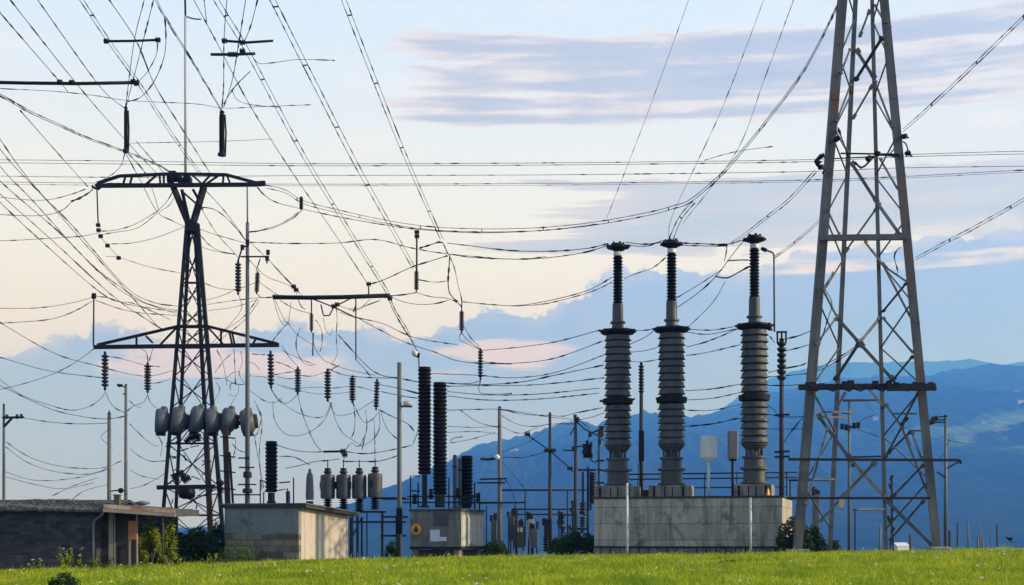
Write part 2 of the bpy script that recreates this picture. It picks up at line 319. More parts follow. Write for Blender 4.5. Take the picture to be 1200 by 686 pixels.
# cumulus bank along the horizon
edge_pts = [(-1.0,0.09), (-0.346,0.122), (-0.30,0.136), (-0.286,0.142), (-0.235,0.138), (-0.21,0.131), (-0.178,0.147), (-0.119,0.149), (-0.072,0.142), (-0.042,0.151), (-0.024,0.160), (0.0,0.161), (0.018,0.156), (0.036,0.166), (0.06,0.181), (0.084,0.188), (0.108,0.190), (0.138,0.186), (0.16,0.184), (0.21,0.195), (0.26,0.200), (0.346,0.203), (1.0,0.12)]
ed = curve(az, edge_pts, -1.0, 1.0)
n3 = wnoise(m2('MULTIPLY', az, 40), m2('MULTIPLY', v, 46), 9, 0.64, 0.1, 5.5)
dC = m2('SUBTRACT', m2('ADD', ed, m2('MULTIPLY_ADD', n3, 0.046, -0.023)), v)
n4 = wnoise(m2('MULTIPLY', az, 11), m2('MULTIPLY', v, 40), 7, 0.58, 0.3, 9.4)
bankc = wramp(m2('MULTIPLY', v, 5.0, clamp=True), [(0.0, (0.31,0.37,1.5)), (0.35, (0.26,0.335,1.32)), (0.75, (0.22,0.315,1.02)), (1.0, (0.25,0.35,0.84))])
bankc = wmix(m2('MULTIPLY', sstep(n4, 0.45, 0.75), 0.30), bankc, (0.40, 0.47, 0.78))
envP = m2('MULTIPLY', m2('MULTIPLY', sstep(v, 0.100, 0.118), sstep(v, 0.152, 0.134)), m2('MULTIPLY', sstep(az, -0.34, -0.22), sstep(az, 0.09, 0.0)))
pk = m2('ADD', n4, m2('MULTIPLY_ADD', envP, 0.30, -0.30))
bankc = wmix(m2('MULTIPLY', sstep(pk, 0.40, 0.54), 0.85), bankc, (0.66, 0.56, 0.62))
envQ = m2('MULTIPLY', m2('MULTIPLY', sstep(v, 0.176, 0.184), sstep(v, 0.202, 0.190)), sstep(az, 0.12, 0.16))
qk = m2('ADD', n2, m2('MULTIPLY_ADD', envQ, 0.30, -0.30))
bankc = wmix(m2('MULTIPLY', sstep(qk, 0.42, 0.52), 0.85), bankc, (0.74, 0.66, 0.60))
lowl = m2('MULTIPLY', sstep(az, -0.05, -0.30), sstep(v, 0.16, 0.06))
bankc = wmix(m2('MULTIPLY', lowl, 0.35), bankc, (0.34, 0.44, 0.90))
rim = m2('MULTIPLY', m2('MULTIPLY', sstep(dC, -0.012, 0.0), sstep(dC, 0.016, 0.003)), sstep(n3, 0.42, 0.62))
veil = wmix(m2('MULTIPLY', sstep(dC, -0.0018, 0.0022), 0.95), veil, bankc)
veil = wmix(m2('MULTIPLY', rim, 0.35), veil, (0.74, 0.68, 0.66))
# how much of the sky the veil and the clouds cover: most of it ahead, little overhead and behind
cover = m2('MULTIPLY_ADD', m2('MULTIPLY', sstep(v, 0.75, 0.36), sstep(m2('ABSOLUTE', az), 1.7, 0.7)), 0.62, 0.30)
bgA = WN('ShaderNodeBackground'); wt.links.new(sky.outputs[0], bgA.inputs[0]); bgA.inputs[1].default_value = 0.15
bgB = WN('ShaderNodeBackground'); wt.links.new(veil, bgB.inputs[0]); bgB.inputs[1].default_value = 1.0
ms = WN('ShaderNodeMixShader'); setin(ms.inputs[0], cover); wt.links.new(bgA.outputs[0], ms.inputs[1]); wt.links.new(bgB.outputs[0], ms.inputs[2])
wo = WN('ShaderNodeOutputWorld'); wt.links.new(ms.outputs[0], wo.inputs[0])
SC.view_settings.view_transform = 'Standard'; SC.view_settings.look = 'None'; SC.view_settings.exposure = 0.5; SC.view_settings.gamma = 1.0
SC.view_settings.use_curve_mapping = False

# ------------------------------------------------------------------ ground and hills
def sheet(name, xs, ys, zf, m, label, cat, kind='structure'):
    nx, ny = len(xs), len(ys)
    vs = [(x, y, zf(x, y)) for y in ys for x in xs]
    fs = [(j*nx+i, j*nx+i+1, (j+1)*nx+i+1, (j+1)*nx+i) for j in range(ny-1) for i in range(nx-1)]
    me = bpy.data.meshes.new(name); me.from_pydata(vs, [], fs); me.polygons.foreach_set('use_smooth', [True]*len(fs)); me.materials.append(m); me.update()
    o = bpy.data.objects.new(name, me); COL.objects.link(o); return tag(o, label, cat, None, kind)
def ground_mat():
    m, nt, b = nt_mat('meadow_soil'); t = nt.nodes.new('ShaderNodeTexCoord')
    f = noise_fac(nt, t.outputs['Object'], 0.35, 6); f2 = noise_fac(nt, t.outputs['Object'], 6, 6)
    c = mixc(nt, f2, ramp(nt, f, [(0.3, (0.06,0.10,0.016)), (0.7, (0.12,0.16,0.02))]), (0.05, 0.06, 0.02))
    nt.links.new(c, b.inputs['Base Color']); b.inputs['Roughness'].default_value = 0.95; b.inputs['Specular IOR Level'].default_value = 0.1
    bump(nt, b, f2, 0.6, 0.1); return m
gx = [-12000,-3000,-1200,-500,-250,-120,-70] + list(range(-48, 49, 2)) + [70,120,250,500,1200,3000,12000]
gy = [-300,-100,-30,-10] + list(range(0, 60, 3)) + list(range(60, 160, 5)) + [170,185,200,230,260,300,400,500,650,800,900,1200,2000,4000,9000,11500]
sheet('ground', gx, gy, ground, ground_mat(), 'green meadow rising gently to the substation', 'meadow')

def hill_mat(name, f1, f2, field, fields, sc):
    m, nt, b = nt_mat(name); t = nt.nodes.new('ShaderNodeTexCoord'); sx = nt.nodes.new('ShaderNodeSeparateXYZ'); nt.links.new(t.outputs['Object'], sx.inputs[0])
    c = ramp(nt, noise_fac(nt, t.outputs['Object'], sc*5, 8, 0.65), [(0.3, f1), (0.7, f2)])
    if fields:
        zz = fields
        lo = nt.nodes.new('ShaderNodeMapRange'); lo.interpolation_type = 'SMOOTHSTEP'; nt.links.new(sx.outputs[2], lo.inputs[0])
        lo.inputs[1].default_value = zz[0]; lo.inputs[2].default_value = zz[1]; lo.inputs[3].default_value = 0; lo.inputs[4].default_value = 1
        hi = nt.nodes.new('ShaderNodeMapRange'); hi.interpolation_type = 'SMOOTHSTEP'; nt.links.new(sx.outputs[2], hi.inputs[0])
        hi.inputs[1].default_value = zz[2]; hi.inputs[2].default_value = zz[3]; hi.inputs[3].default_value = 1; hi.inputs[4].default_value = 0
        xx = nt.nodes.new('ShaderNodeMapRange'); xx.interpolation_type = 'SMOOTHSTEP'; nt.links.new(sx.outputs[0], xx.inputs[0])
        xx.inputs[1].default_value = 900; xx.inputs[2].default_value = 1500; xx.inputs[3].default_value = 0; xx.inputs[4].default_value = 1
        mu = nt.nodes.new('ShaderNodeMath'); mu.operation = 'MULTIPLY'; nt.links.new(lo.outputs[0], mu.inputs[0]); nt.links.new(hi.outputs[0], mu.inputs[1])
        mu2 = nt.nodes.new('ShaderNodeMath'); mu2.operation = 'MULTIPLY'; nt.links.new(mu.outputs[0], mu2.inputs[0]); nt.links.new(xx.outputs[0], mu2.inputs[1])
        pt = ramp(nt, noise_fac(nt, t.outputs['Object'], sc*1.3, 4, 0.5, 0.6), [(0.45, 0.0), (0.50, 1.0)])
        mu3 = nt.nodes.new('ShaderNodeMath'); mu3.operation = 'MULTIPLY'; nt.links.new(mu2.outputs[0], mu3.inputs[0]); nt.links.new(pt, mu3.inputs[1])
        fc = ramp(nt, noise_fac(nt, t.outputs['Object'], sc*2.2, 3, 0.4), [(0.42, field), (0.55, tuple(0.8*q for q in field)), (0.62, (0.30,0.24,0.15))], 'CONSTANT')
        c = mixc(nt, mu3.outputs[0], c, fc)
    nt.links.new(c, b.inputs['Base Color']); b.inputs['Roughness'].default_value = 1.0; b.inputs['Specular IOR Level'].default_value = 0.0
    return m
def fbm(x, y, s, o=5): return mnoise.fractal(Vector((x*s, y*s, 1.7)), 1.0, 2.0, o)
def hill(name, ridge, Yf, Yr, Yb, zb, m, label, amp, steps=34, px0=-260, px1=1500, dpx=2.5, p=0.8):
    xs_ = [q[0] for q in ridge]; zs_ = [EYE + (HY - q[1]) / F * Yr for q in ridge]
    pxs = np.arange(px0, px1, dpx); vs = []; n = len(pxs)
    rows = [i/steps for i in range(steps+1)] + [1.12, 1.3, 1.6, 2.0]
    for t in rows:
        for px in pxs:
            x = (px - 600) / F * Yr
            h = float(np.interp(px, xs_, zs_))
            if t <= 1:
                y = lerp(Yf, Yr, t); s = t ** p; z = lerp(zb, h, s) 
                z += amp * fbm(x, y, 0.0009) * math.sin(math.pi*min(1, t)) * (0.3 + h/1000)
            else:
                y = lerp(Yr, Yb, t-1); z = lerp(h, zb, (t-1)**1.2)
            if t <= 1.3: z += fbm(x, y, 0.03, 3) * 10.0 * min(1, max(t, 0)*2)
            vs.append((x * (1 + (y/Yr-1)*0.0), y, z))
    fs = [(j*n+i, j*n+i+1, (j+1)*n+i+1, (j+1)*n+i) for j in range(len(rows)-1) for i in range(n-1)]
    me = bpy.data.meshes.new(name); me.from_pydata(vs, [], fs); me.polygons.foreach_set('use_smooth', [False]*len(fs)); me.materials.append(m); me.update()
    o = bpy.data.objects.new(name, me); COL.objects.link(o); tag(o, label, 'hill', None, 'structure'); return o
ridge1 = [(-260,628),(0,624),(150,621),(260,617),(330,612),(400,604),(440,598),(480,577),(510,552),(538,533),(558,522),(587,514.6),(617,511),(640,502),(663,496),(678,493),(690,496),(698,500),(703,495),(720,492),(745,486),(755,481),(760,486),(775,488),(810,489),(825,486),(845,480),(867,477),(885,468),(900,461),(925,456),(942,455),(965,449),(990,443),(1025,441),(1083,441),(1100,437),(1112,434),(1141,430),(1159,426),(1168,428),(1174,431),(1185,433),(1200,432),(1260,438),(1350,450),(1500,470)]
ridge2 = [(-260,640),(600,640),(760,560),(820,500),(870,462),(910,440),(950,430),(996,425),(1030,425),(1083,424),(1110,423),(1141,421),(1171,428),(1185,426),(1200,424),(1260,418),(1350,430),(1500,450)]
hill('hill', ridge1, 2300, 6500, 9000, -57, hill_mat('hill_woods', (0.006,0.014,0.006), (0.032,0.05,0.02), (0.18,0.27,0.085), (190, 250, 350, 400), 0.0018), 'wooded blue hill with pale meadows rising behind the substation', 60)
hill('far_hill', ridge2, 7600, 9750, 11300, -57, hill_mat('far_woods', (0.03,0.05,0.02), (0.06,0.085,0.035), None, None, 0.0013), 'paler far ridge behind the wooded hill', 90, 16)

# ------------------------------------------------------------------ air
HAZE_D, HAZE_C = 2.7e-4, (0.075, 0.28, 1.0)
hz = MB().box((0, 5800, 590), (26000, 11800, 1360)).build('haze', bpy.data.materials.new('haze_air'))
hm = hz.data.materials[0]; hm.use_nodes = True; hn = hm.node_tree; hn.nodes.clear()
pv = hn.nodes.new('ShaderNodeVolumePrincipled'); pv.inputs['Color'].default_value = (*HAZE_C, 1); pv.inputs['Density'].default_value = HAZE_D; pv.inputs['Anisotropy'].default_value = 0.5; pv.inputs['Absorption Color'].default_value = (1, 1, 1, 1)
ho = hn.nodes.new('ShaderNodeOutputMaterial'); hn.links.new(pv.outputs[0], ho.inputs['Volume'])
tag(hz, 'blue evening haze over the valley', 'haze', None, 'stuff')
hm.cycles.homogeneous_volume = True; SC.cycles.volume_bounces = 4; SC.cycles.max_bounces = 8
# ------------------------------------------------------------------ shared shapes
def ribs(z0, z1, rc, rr, n, lip=0.35):                # a stack of sheds: core radius rc, shed radius rr
    p = (z1 - z0) / n; out = []
    for k in range(n):
        z = z0 + k*p
        out += [(z, rc), (z + p*lip*0.7, rr*0.96), (z + p*lip, rr), (z + p*lip*1.5, rr*0.93), (z + p*0.85, rc)]
    return out + [(z1, rc)]
def bands(z0, z1, r, n, seed=0):                      # wide rounded drums with narrow dark grooves and a thin lip
    q = random.Random(seed); p = (z1 - z0) / n; out = []
    for k in range(n):
        z = z0 + k*p; j = r * q.uniform(0.965, 1.015); i = q.uniform(-0.03, 0.03)
        out += [(z, r*0.80), (z + p*0.10, r*0.82), (z + p*0.16, r*1.085), (z + p*0.23, r*1.075), (z + p*(0.30+i), j), (z + p*0.78, j*0.955), (z + p*0.9, r*0.92), (z + p*0.94, r*0.80)]
    return out

# ------------------------------------------------------------------ the long dark shed with the porch
Ys = 58.0
def shed():
    base = P(60, 665, Ys); base.z = ground(base.x, Ys)
    t = thing('brick_shed', 'long low shed of dark sooty brick with a tiled roof and open timber porch', 'shed', base)
    g = base.z - 0.3
    def q(px, py, Y=Ys): return P(px, py, Y)
    zt = q(0, 597).z
    x0, x1, x2, x3 = q(-95, 0).x, q(124, 0).x, q(160, 0).x, q(208, 0).x
    D = 6.5
    w = MB().box(((x0+q(112,0).x)/2, Ys+0.15, (g+zt)/2), (q(112,0).x-x0, 0.3, zt-g))
    w.box((x0+0.15, Ys+D/2+0.3, (g+zt)/2), (0.3, D, zt-g)); w.box(((x0+x2)/2, Ys+D+0.6, (g+zt)/2), (x2-x0, 0.3, zt-g))
    w.build('wall', M['brick_dark'], t)
    xa = q(112,0).x
    w2 = MB().box(((xa+q(127,0).x)/2+0.02, Ys+1.0, (g+zt)/2), (q(127,0).x-xa+0.1, 0.25, zt-g)).box((xa-0.14, Ys+0.6, (g+zt)/2), (0.26, 0.55, zt-g))
    w2.build('porch_wall', M['brick_dark'], t)
    # door in the recess
    d = MB().box(((q(135,0,Ys+1).x+q(150,0,Ys+1).x)/2, Ys+1.05, (g+zt)/2), (q(150,0).x-q(135,0).x+0.1, 0.06, zt-g-0.04)).build('door', M['door'], t)
    j = MB()
    for a, b in ((127.5, 133), (134, 135.3)): j.box(((q(a,0,Ys+.9).x+q(b,0,Ys+.9).x)/2, Ys+0.96, (g+zt)/2), (q(b,0).x-q(a,0).x, 0.2, zt-g-0.02))
    j.build('door_frame', M['wood_pale'], t)
    MB().box((q(147,0,Ys+1).x, Ys+1.0, q(0,640).z), (0.03, 0.05, 0.16)).build('handle', M['steel_black'], d)
    # side bay: orange board above an opening, its shade a dark panel, pale jamb
    MB().box(((q(150.5,0,Ys+.55).x+q(160,0,Ys+.55).x)/2, Ys+0.55, q(0,621.5).z), (q(160,0).x-q(150.5,0).x, 0.07, 22/F*Ys)).build('hanging_board', M['wood_orange'], t)
    MB().box((q(152,0,Ys+.6).x, Ys+0.62, (g+q(0,632).z)/2), (2.3/F*Ys, 0.1, q(0,632).z-g)).box((q(160.4,0,Ys+.6).x, Ys+0.62, (g+zt)/2), (1.6/F*Ys, 0.1, zt-g)).build('jamb', M['wood_pale'], t)
    MB().box((q(157,0,Ys+.9).x, Ys+0.9, (g+q(0,632).z)/2), (7.6/F*Ys, 0.06, q(0,632).z-g)).build('dark_panel', M['door'], t)
    # tiled roof: courses of interlocking tiles running up the slope, wavy
    r = MB(); nx = 74; rows = 8; xs = [lerp(x0-0.3, x1, i/nx) for i in range(nx+1)]
    ze = q(0, 598.5).z; slope = 0.125
    for k in range(rows):
        ya, yb = Ys-0.35 + k*0.5, Ys-0.35 + (k+1)*0.5 + 0.06
        za, zb = ze + k*0.5*slope + 0.035, ze + (k+1)*0.5*slope + 0.012
        vs = []
        for x_i, x in enumerate(xs):
            wv = 0.016*(1 if x_i % 2 else -1) + R.uniform(-0.022, 0.022) + 0.03*math.sin(x*0.9+k)
            vs += [(x, ya, za-0.085+wv), (x, ya, za+0.02+wv), (x, yb, zb+0.02+wv*0.8)]
        r.add(vs, [f for i in range(nx) for f in ((3*i,3*i+3,3*i+4,3*i+1), (3*i+1,3*i+4,3*i+5,3*i+2))])
    r.hexa([Vector(c) for c in ((x0-0.3,Ys+3.7,ze+0.42),(x1,Ys+3.7,ze+0.42),(x1,Ys+D+1.0,ze+0.02),(x0-0.3,Ys+D+1.0,ze+0.02),(x0-0.3,Ys+3.7,ze+0.54),(x1,Ys+3.7,ze+0.54),(x1,Ys+D+1.0,ze+0.12),(x0-0.3,Ys+D+1.0,ze+0.12))])
    r.hexa([Vector(c) for c in ((x0-0.25,Ys-0.2,ze-0.08),(x1-0.02,Ys-0.2,ze-0.08),(x1-0.02,Ys+3.7,ze+0.42),(x0-0.25,Ys+3.7,ze+0.42),(x0-0.25,Ys-0.2,ze-0.045),(x1-0.02,Ys-0.2,ze-0.045),(x1-0.02,Ys+3.7,ze+0.455),(x0-0.25,Ys+3.7,ze+0.455))])
    rf = r.build('roof', M['roof_dark'], t)
    # porch roof, falling towards its free end, with boarded fascia
    p = MB(); A = [(x1+0.01, 591, 600), (x3, 597.5, 606)]
    (xa_, ya_, yb_), (xc_, yc_, yd_) = A
    f = MB()
    for k in range(5):
        a, b = k/5+0.004, (k+1)/5-0.004; dz = R.uniform(-0.02, 0.02)
        xk, xl = lerp(xa_, xc_, a), lerp(xa_, xc_, b); top = [q(0, lerp(ya_, yc_, s)).z+dz for s in (a, b)]; bot = [q(0, lerp(yb_, yd_, s)-4.0).z for s in (a, b)]
        f.hexa([Vector(c) for c in ((xk,Ys-0.40,bot[0]),(xl,Ys-0.40,bot[1]),(xl,Ys-0.35,bot[1]),(xk,Ys-0.35,bot[0]),(xk,Ys-0.40,top[0]),(xl,Ys-0.40,top[1]),(xl,Ys-0.35,top[1]),(xk,Ys-0.35,top[0]))])
    f.build('fascia', M['wood_fascia'], t)
    MB().hexa([Vector(c) for c in ((xa_,Ys-0.44,q(0,yb_+0.2).z),(xc_+0.02,Ys-0.44,q(0,yd_+0.2).z),(xc_+0.02,Ys-0.36,q(0,yd_+0.2).z),(xa_,Ys-0.36,q(0,yb_+0.2).z),(xa_,Ys-0.44,q(0,yb_-3.6).z),(xc_+0.02,Ys-0.44,q(0,yd_-3.6).z),(xc_+0.02,Ys-0.36,q(0,yd_-3.6).z),(xa_,Ys-0.36,q(0,yb_-3.6).z))]).build('edge_board', M['wood_pale'], t)
    p.hexa([Vector(c) for c in ((xa_,Ys-0.345,q(0,yb_).z),(xc_,Ys-0.345,q(0,yd_).z),(xc_,Ys+4,q(0,yd_).z+0.1),(xa_,Ys+4,q(0,yb_).z+0.1),(xa_,Ys-0.345,q(0,ya_+1).z),(xc_,Ys-0.345,q(0,yc_+1).z),(xc_,Ys+4,q(0,yc_+1).z+0.1),(xa_,Ys+4,q(0,ya_+1).z+0.1))])
    p.build('porch_roof', M['roof_dark'], t)
    MB().tube([(q(193,0).x, Ys-0.3, g), (q(193,0).x, Ys-0.3, q(0,596).z)], 0.038, 8).build('porch_post', M['pole_wood'], t)
    MB().tube([q(121,598,Ys-0.3), q(121,601,Ys-0.3), q(119.5,604,Ys-0.28), q(113,608.5,Ys-0.14), q(110.5,610.5,Ys-0.1), q(109.5,614,Ys-0.1), Vector((q(109.5,0).x, Ys-0.1, g))], 0.055, 8).build('downpipe', M['pole'], t)
    c = MB().box(q(137.5,587,Ys+1.2), (0.22,0.3,0.42)).box(q(137.5,580.5,Ys+1.2), (0.27,0.36,0.05)).build('chimney', M['olive_brown'], t)
    MB().lathe([(-0.07,0.09),(0.0,0.32),(0.07,0.3),(0.12,0.08)], q(167,590.5,Ys+1.8), seg=16, smooth=True).build('roof_vent', M['pole'], t)
shed()
lamp = thing('flood_lamp', 'small black lamp on a bracket above the shed porch', 'lamp', P(131, 576, 66))
MB().tube([P(129.5,576,65.8), P(134,575.2,65.6), P(139.5,574.6,65.4)], 0.03, 6).build('bracket', M['steel_black'], lamp)
MB().lathe([(-0.1,0.05),(-0.06,0.11),(0.02,0.13),(0.09,0.1),(0.12,0.03)], P(141.5,575,65.4), axis=(0.3,-0.9,-0.2), seg=14, smooth=True).build('lamp_head', M['steel_black'], lamp)

# ------------------------------------------------------------------ plastered hut with the sunlit side
def hut():
    a = math.radians(17); Y0 = 62.0; x0 = (350-600)/F*Y0
    z0 = ground(x0, Y0)
    t = thing('plastered_hut', 'small flat roofed hut with a stone base and cream sunlit side wall', 'hut', (x0, Y0, z0), -a)
    # local frame: corner at origin, front runs along -x, side runs along +y
    L, Dp = 3.60, 5.3; h = P(0, 595, Y0).z - z0; hb = h - 0.28
    gb = -0.4
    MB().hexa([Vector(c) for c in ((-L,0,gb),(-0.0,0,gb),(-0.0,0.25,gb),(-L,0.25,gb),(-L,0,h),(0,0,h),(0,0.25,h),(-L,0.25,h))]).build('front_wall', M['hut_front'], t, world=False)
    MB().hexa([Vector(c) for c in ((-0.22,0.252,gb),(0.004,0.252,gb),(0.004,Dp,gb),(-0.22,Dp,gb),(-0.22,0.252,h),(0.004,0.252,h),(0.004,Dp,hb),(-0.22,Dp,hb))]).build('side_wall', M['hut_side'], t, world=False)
    MB().box((-L/2-0.1, Dp-0.15, (gb+hb)/2), (L-0.3,0.25,hb-gb)).box((-L+0.13, Dp/2, (gb+hb)/2), (0.25,Dp-0.7,hb-gb)).build('back_wall', M['hut_front'], t, world=False)
    def slab(m, name, z, th, o, par):
        mb = MB(); e = 0.42
        def zz(y): return h + (hb-h)*y/Dp
        ys = (-0.16-o, Dp+0.3+o); xs = (-L-0.14-o, e+o)
        lo = [Vector((x, y, zz(y)+z)) for x, y in ((xs[0],ys[0]),(xs[1],ys[0]),(xs[1],ys[1]),(xs[0],ys[1]))]
        mb.hexa(lo + [q + Vector((0,0,th)) for q in lo]); return mb.build(name, m, par, world=False)
    rf = slab(M['fascia'], 'roof', 0.003, 0.13, 0.0, t); slab(M['pole'], 'roof_flashing', 0.135, 0.05, 0.06, rf)
    MB().tube([(0.3, Dp-0.1, hb-0.02), (0.3, Dp-0.1, gb)], 0.035, 8).build('downpipe', M['steel_dark'], t, world=False)
hut()

# ------------------------------------------------------------------ transformer kiosk
def kiosk():
    a = math.radians(21); Y0 = 68.0; x0 = (540-600)/F*Y0; z0 = ground(x0, Y0)
    t = thing('transformer_kiosk', 'grey concrete kiosk on short legs with an orange warning sign', 'kiosk', (x0, Y0, z0), -a)
    k = Y0/F
    zt = P(0, 599, Y0).z - z0; zb = P(0, 641, Y0).z - z0; L = 2.66; D = 2.9
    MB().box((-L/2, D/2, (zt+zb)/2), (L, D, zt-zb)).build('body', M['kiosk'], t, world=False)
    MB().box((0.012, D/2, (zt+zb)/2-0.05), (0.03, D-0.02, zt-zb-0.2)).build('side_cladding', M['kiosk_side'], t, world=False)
    MB().bbox((-L/2, D/2, zt+0.055), (L+0.14, D+0.14, 0.11), 0.02).build('roof', M['roof_dark'], t, world=False)
    MB().box((-L/2, D/2, zb-0.06), (L+0.05, D+0.05, 0.12)).build('sill_beam', M['steel_dark'], t, world=False)
    for x, y in ((-L+0.2,0.2),(-0.25,0.2),(-L+0.2,D-0.2),(-0.25,D-0.2)): MB().box((x, y, zb/2-0.15), (0.3,0.3,zb+0.18)).build('leg', M['kiosk'], t, world=False)
    MB().box((-L/2, D/2+0.1, zb/2-0.2), (L-0.5, D-0.5, zb+0.1)).build('under_shade', M['fascia'], t, world=False)  # dark box added below the body to paint in the shade between legs
    # louvred window
    wx, wz = -L+1.62, zt-0.36
    w = MB().box((wx, -0.015, wz-0.02), (0.78, 0.03, 0.68)).build('window', M['louvre'], t, world=False)
    lv = MB()
    for i in range(9): lv.hexa([Vector(c) for c in [(wx-0.35,-0.075,wz-0.32+i*0.07),(wx+0.35,-0.075,wz-0.32+i*0.07),(wx+0.35,-0.032,wz-0.27+i*0.07),(wx-0.35,-0.032,wz-0.27+i*0.07)]] + [Vector(c) for c in [(wx-0.35,-0.075,wz-0.305+i*0.07),(wx+0.35,-0.075,wz-0.305+i*0.07),(wx+0.35,-0.032,wz-0.255+i*0.07),(wx-0.35,-0.032,wz-0.255+i*0.07)]])
    lv.build('louvre', M['louvre'], w, world=False)
    MB().box((-L+1.31,-0.012,zt-1.18), (0.5,0.02,0.56)).box((-L+1.75,-0.012,zt-1.34), (0.34,0.018,0.2)).build('notice', M['notice'], t, world=False)
    s = MB().lathe([(0,0.265),(0.012,0.27),(0.03,0.262)], (-L+0.32,-0.001,zt-0.86), axis=(0,-1,0), seg=28).build('warning_sign', M['sign_orange'], t, world=False)
    cx, cz = -L+0.32, zt-0.86
    fl = [(0.0,0.19),(0.07,0.08),(0.03,0.08),(0.14,-0.02),(0.10,-0.14),(0.0,-0.17),(-0.10,-0.14),(-0.14,-0.03),(-0.06,0.03),(-0.05,0.1)]
    b = MB(); n = len(fl); vs = [(cx+x, -0.0335, cz+z) for x, z in fl] + [(cx+x, -0.038, cz+z) for x, z in fl]
    b.add(vs, [tuple(range(n, 2*n))[::-1], tuple(range(n))] + [(i, (i+1)%n, n+(i+1)%n, n+i) for i in range(n)]); b.build('sign_symbol', M['sign_black'], s, world=False)
    MB().box((0.045, 1.15, (zt+zb)/2-0.1), (0.04, 0.9, zt-zb-0.4)).build('door', M['kiosk_side'], t, world=False)
    MB().tube([(0.13, D+0.05, zt+0.3), (0.13, D+0.05, -0.3)], 0.03, 6).build('conduit', M['steel_dark'], t, world=False)
kiosk()

# ------------------------------------------------------------------ transformer block with the three tall bushings
BA = math.radians(16); BY = 66.0; BX = (917-600)/F*BY
def bl(lx, ly, z=0):                                    # block frame: corner origin, front along -x, side along +y
    c, s = math.cos(-BA), math.sin(-BA); return Vector((BX + c*lx - s*ly, BY + s*lx + c*ly, z))
def lx_for(px, ly):                                     # where along the front a sight line px meets the row at depth ly
    lo, hi = -12.0, 3.0
    for _ in range(50):
        m = (lo+hi)/2; q = bl(m, ly); 
        if 600 + F*q.x/q.y < px: lo = m
        else: hi = m
    return lo
BZ = P(0, 583, BY).z
def block():
    z0 = ground(BX, BY); t = thing('transformer_plinth', 'long stained concrete block wall carrying the three tall grey bushings', 'plinth', (BX, BY, z0), -BA)
    L, D = 8.95, 5.2; zt = BZ - z0
    MB().bbox((-L/2, D/2, (zt-0.5)/2), (L, D, zt+0.5), 0.03).build('wall', M['block_wall'], t, world=False)
    MB().box((-L/2, D/2, zt+0.045), (L+0.12, D+0.12, 0.085)).build('coping', M['fascia'], t, world=False)
    MB().box((-L/2, -0.05, 0.42), (L+0.02, 0.1, 0.07)).build('base_rail', M['steel_dark'], t, world=False)
    MB().box((-L/2, -0.012, -0.05), (L+0.024, 0.03, 0.86)).build('base_course', M['kiosk'], t, world=False)
    q = random.Random(6)
    for i in range(19): MB().box((-L+0.35+i*0.46, -0.035, 0.08), (0.05, 0.02, 0.58)).build('vent_bar', M['steel_dark'], t, world=False)
    for px in (724, 787, 884):
        ly = 1.5; lx = lx_for(px, ly); w = 1.95 if px < 850 else 1.75
        MB().bbox((lx, ly, zt+0.09+0.28), (w, 1.7, 0.56), 0.03).build('bushing_base', M['plinth'], t, world=False)
        for sx in (-1, 1): MB().box((lx+sx*w*0.36, ly-0.87, zt+0.35), (0.1,0.05,0.5)).build('bracket', M['steel_dark'], t, world=False); MB().box((lx+sx*0.18, ly-0.865, zt+0.33), (0.05,0.03,0.46)).build('bracket', M['steel_dark'], t, world=False)
    c = MB(); lx = lx_for(757, 1.2)
    c.box((lx, 1.2, zt+0.25), (0.28,0.3,0.36)); c.build('terminal_box', M['rust'], t, world=False)
    c = MB(); lx = lx_for(761, 1.2); c.lathe([(0,0.1),(0.15,0.14),(0.2,0.08),(0.32,0.12),(0.42,0.05)], (lx+0.1,1.15,zt+0.09), seg=12).build('valve', M['porc_black'], t, world=False)
    lx = lx_for(900, 0.5); c = MB().lathe([(0,0.08),(0.06,0.10),(0.14,0.08),(0.28,0.04),(0.34,0.02)], (lx,0.5,zt+0.09), seg=4).build('warning_cone', M['sign_orange'], t, world=False)
    for z, y in ((1.05,3.2),(1.3,3.2)): MB().tube([(-L+0.3,y,zt+z),(0.4,y,zt+z)], 0.035, 6).build('rail', M['steel_dark'], t, world=False)
    MB().tube([(-L+3.6,3.8,zt+0.62),(-0.1,3.8,zt+0.62)], 0.03, 6).build('rail', M['steel_dark'], t, world=False)
    for x in (-L+0.35,-L+3.6,-4.1,-2.0,-0.1): MB().tube([(x,3.3,zt+0.05),(x,3.3,zt+1.32)], 0.03, 6).build('rail_post', M['steel_dark'], t, world=False)
    for x in (-L+1.7,-5.25,-4.95,-2.4,-1.0):            # thin conduits and little rods standing on the slab
        hh = q.uniform(0.8, 2.0); MB().tube([(x,2.2,zt+0.06),(x+q.uniform(-.05,.05),2.2,zt+hh)], 0.022, 5).build('conduit', M['steel_dark'], t, world=False)
block()
KB = (BY+1.0)/F
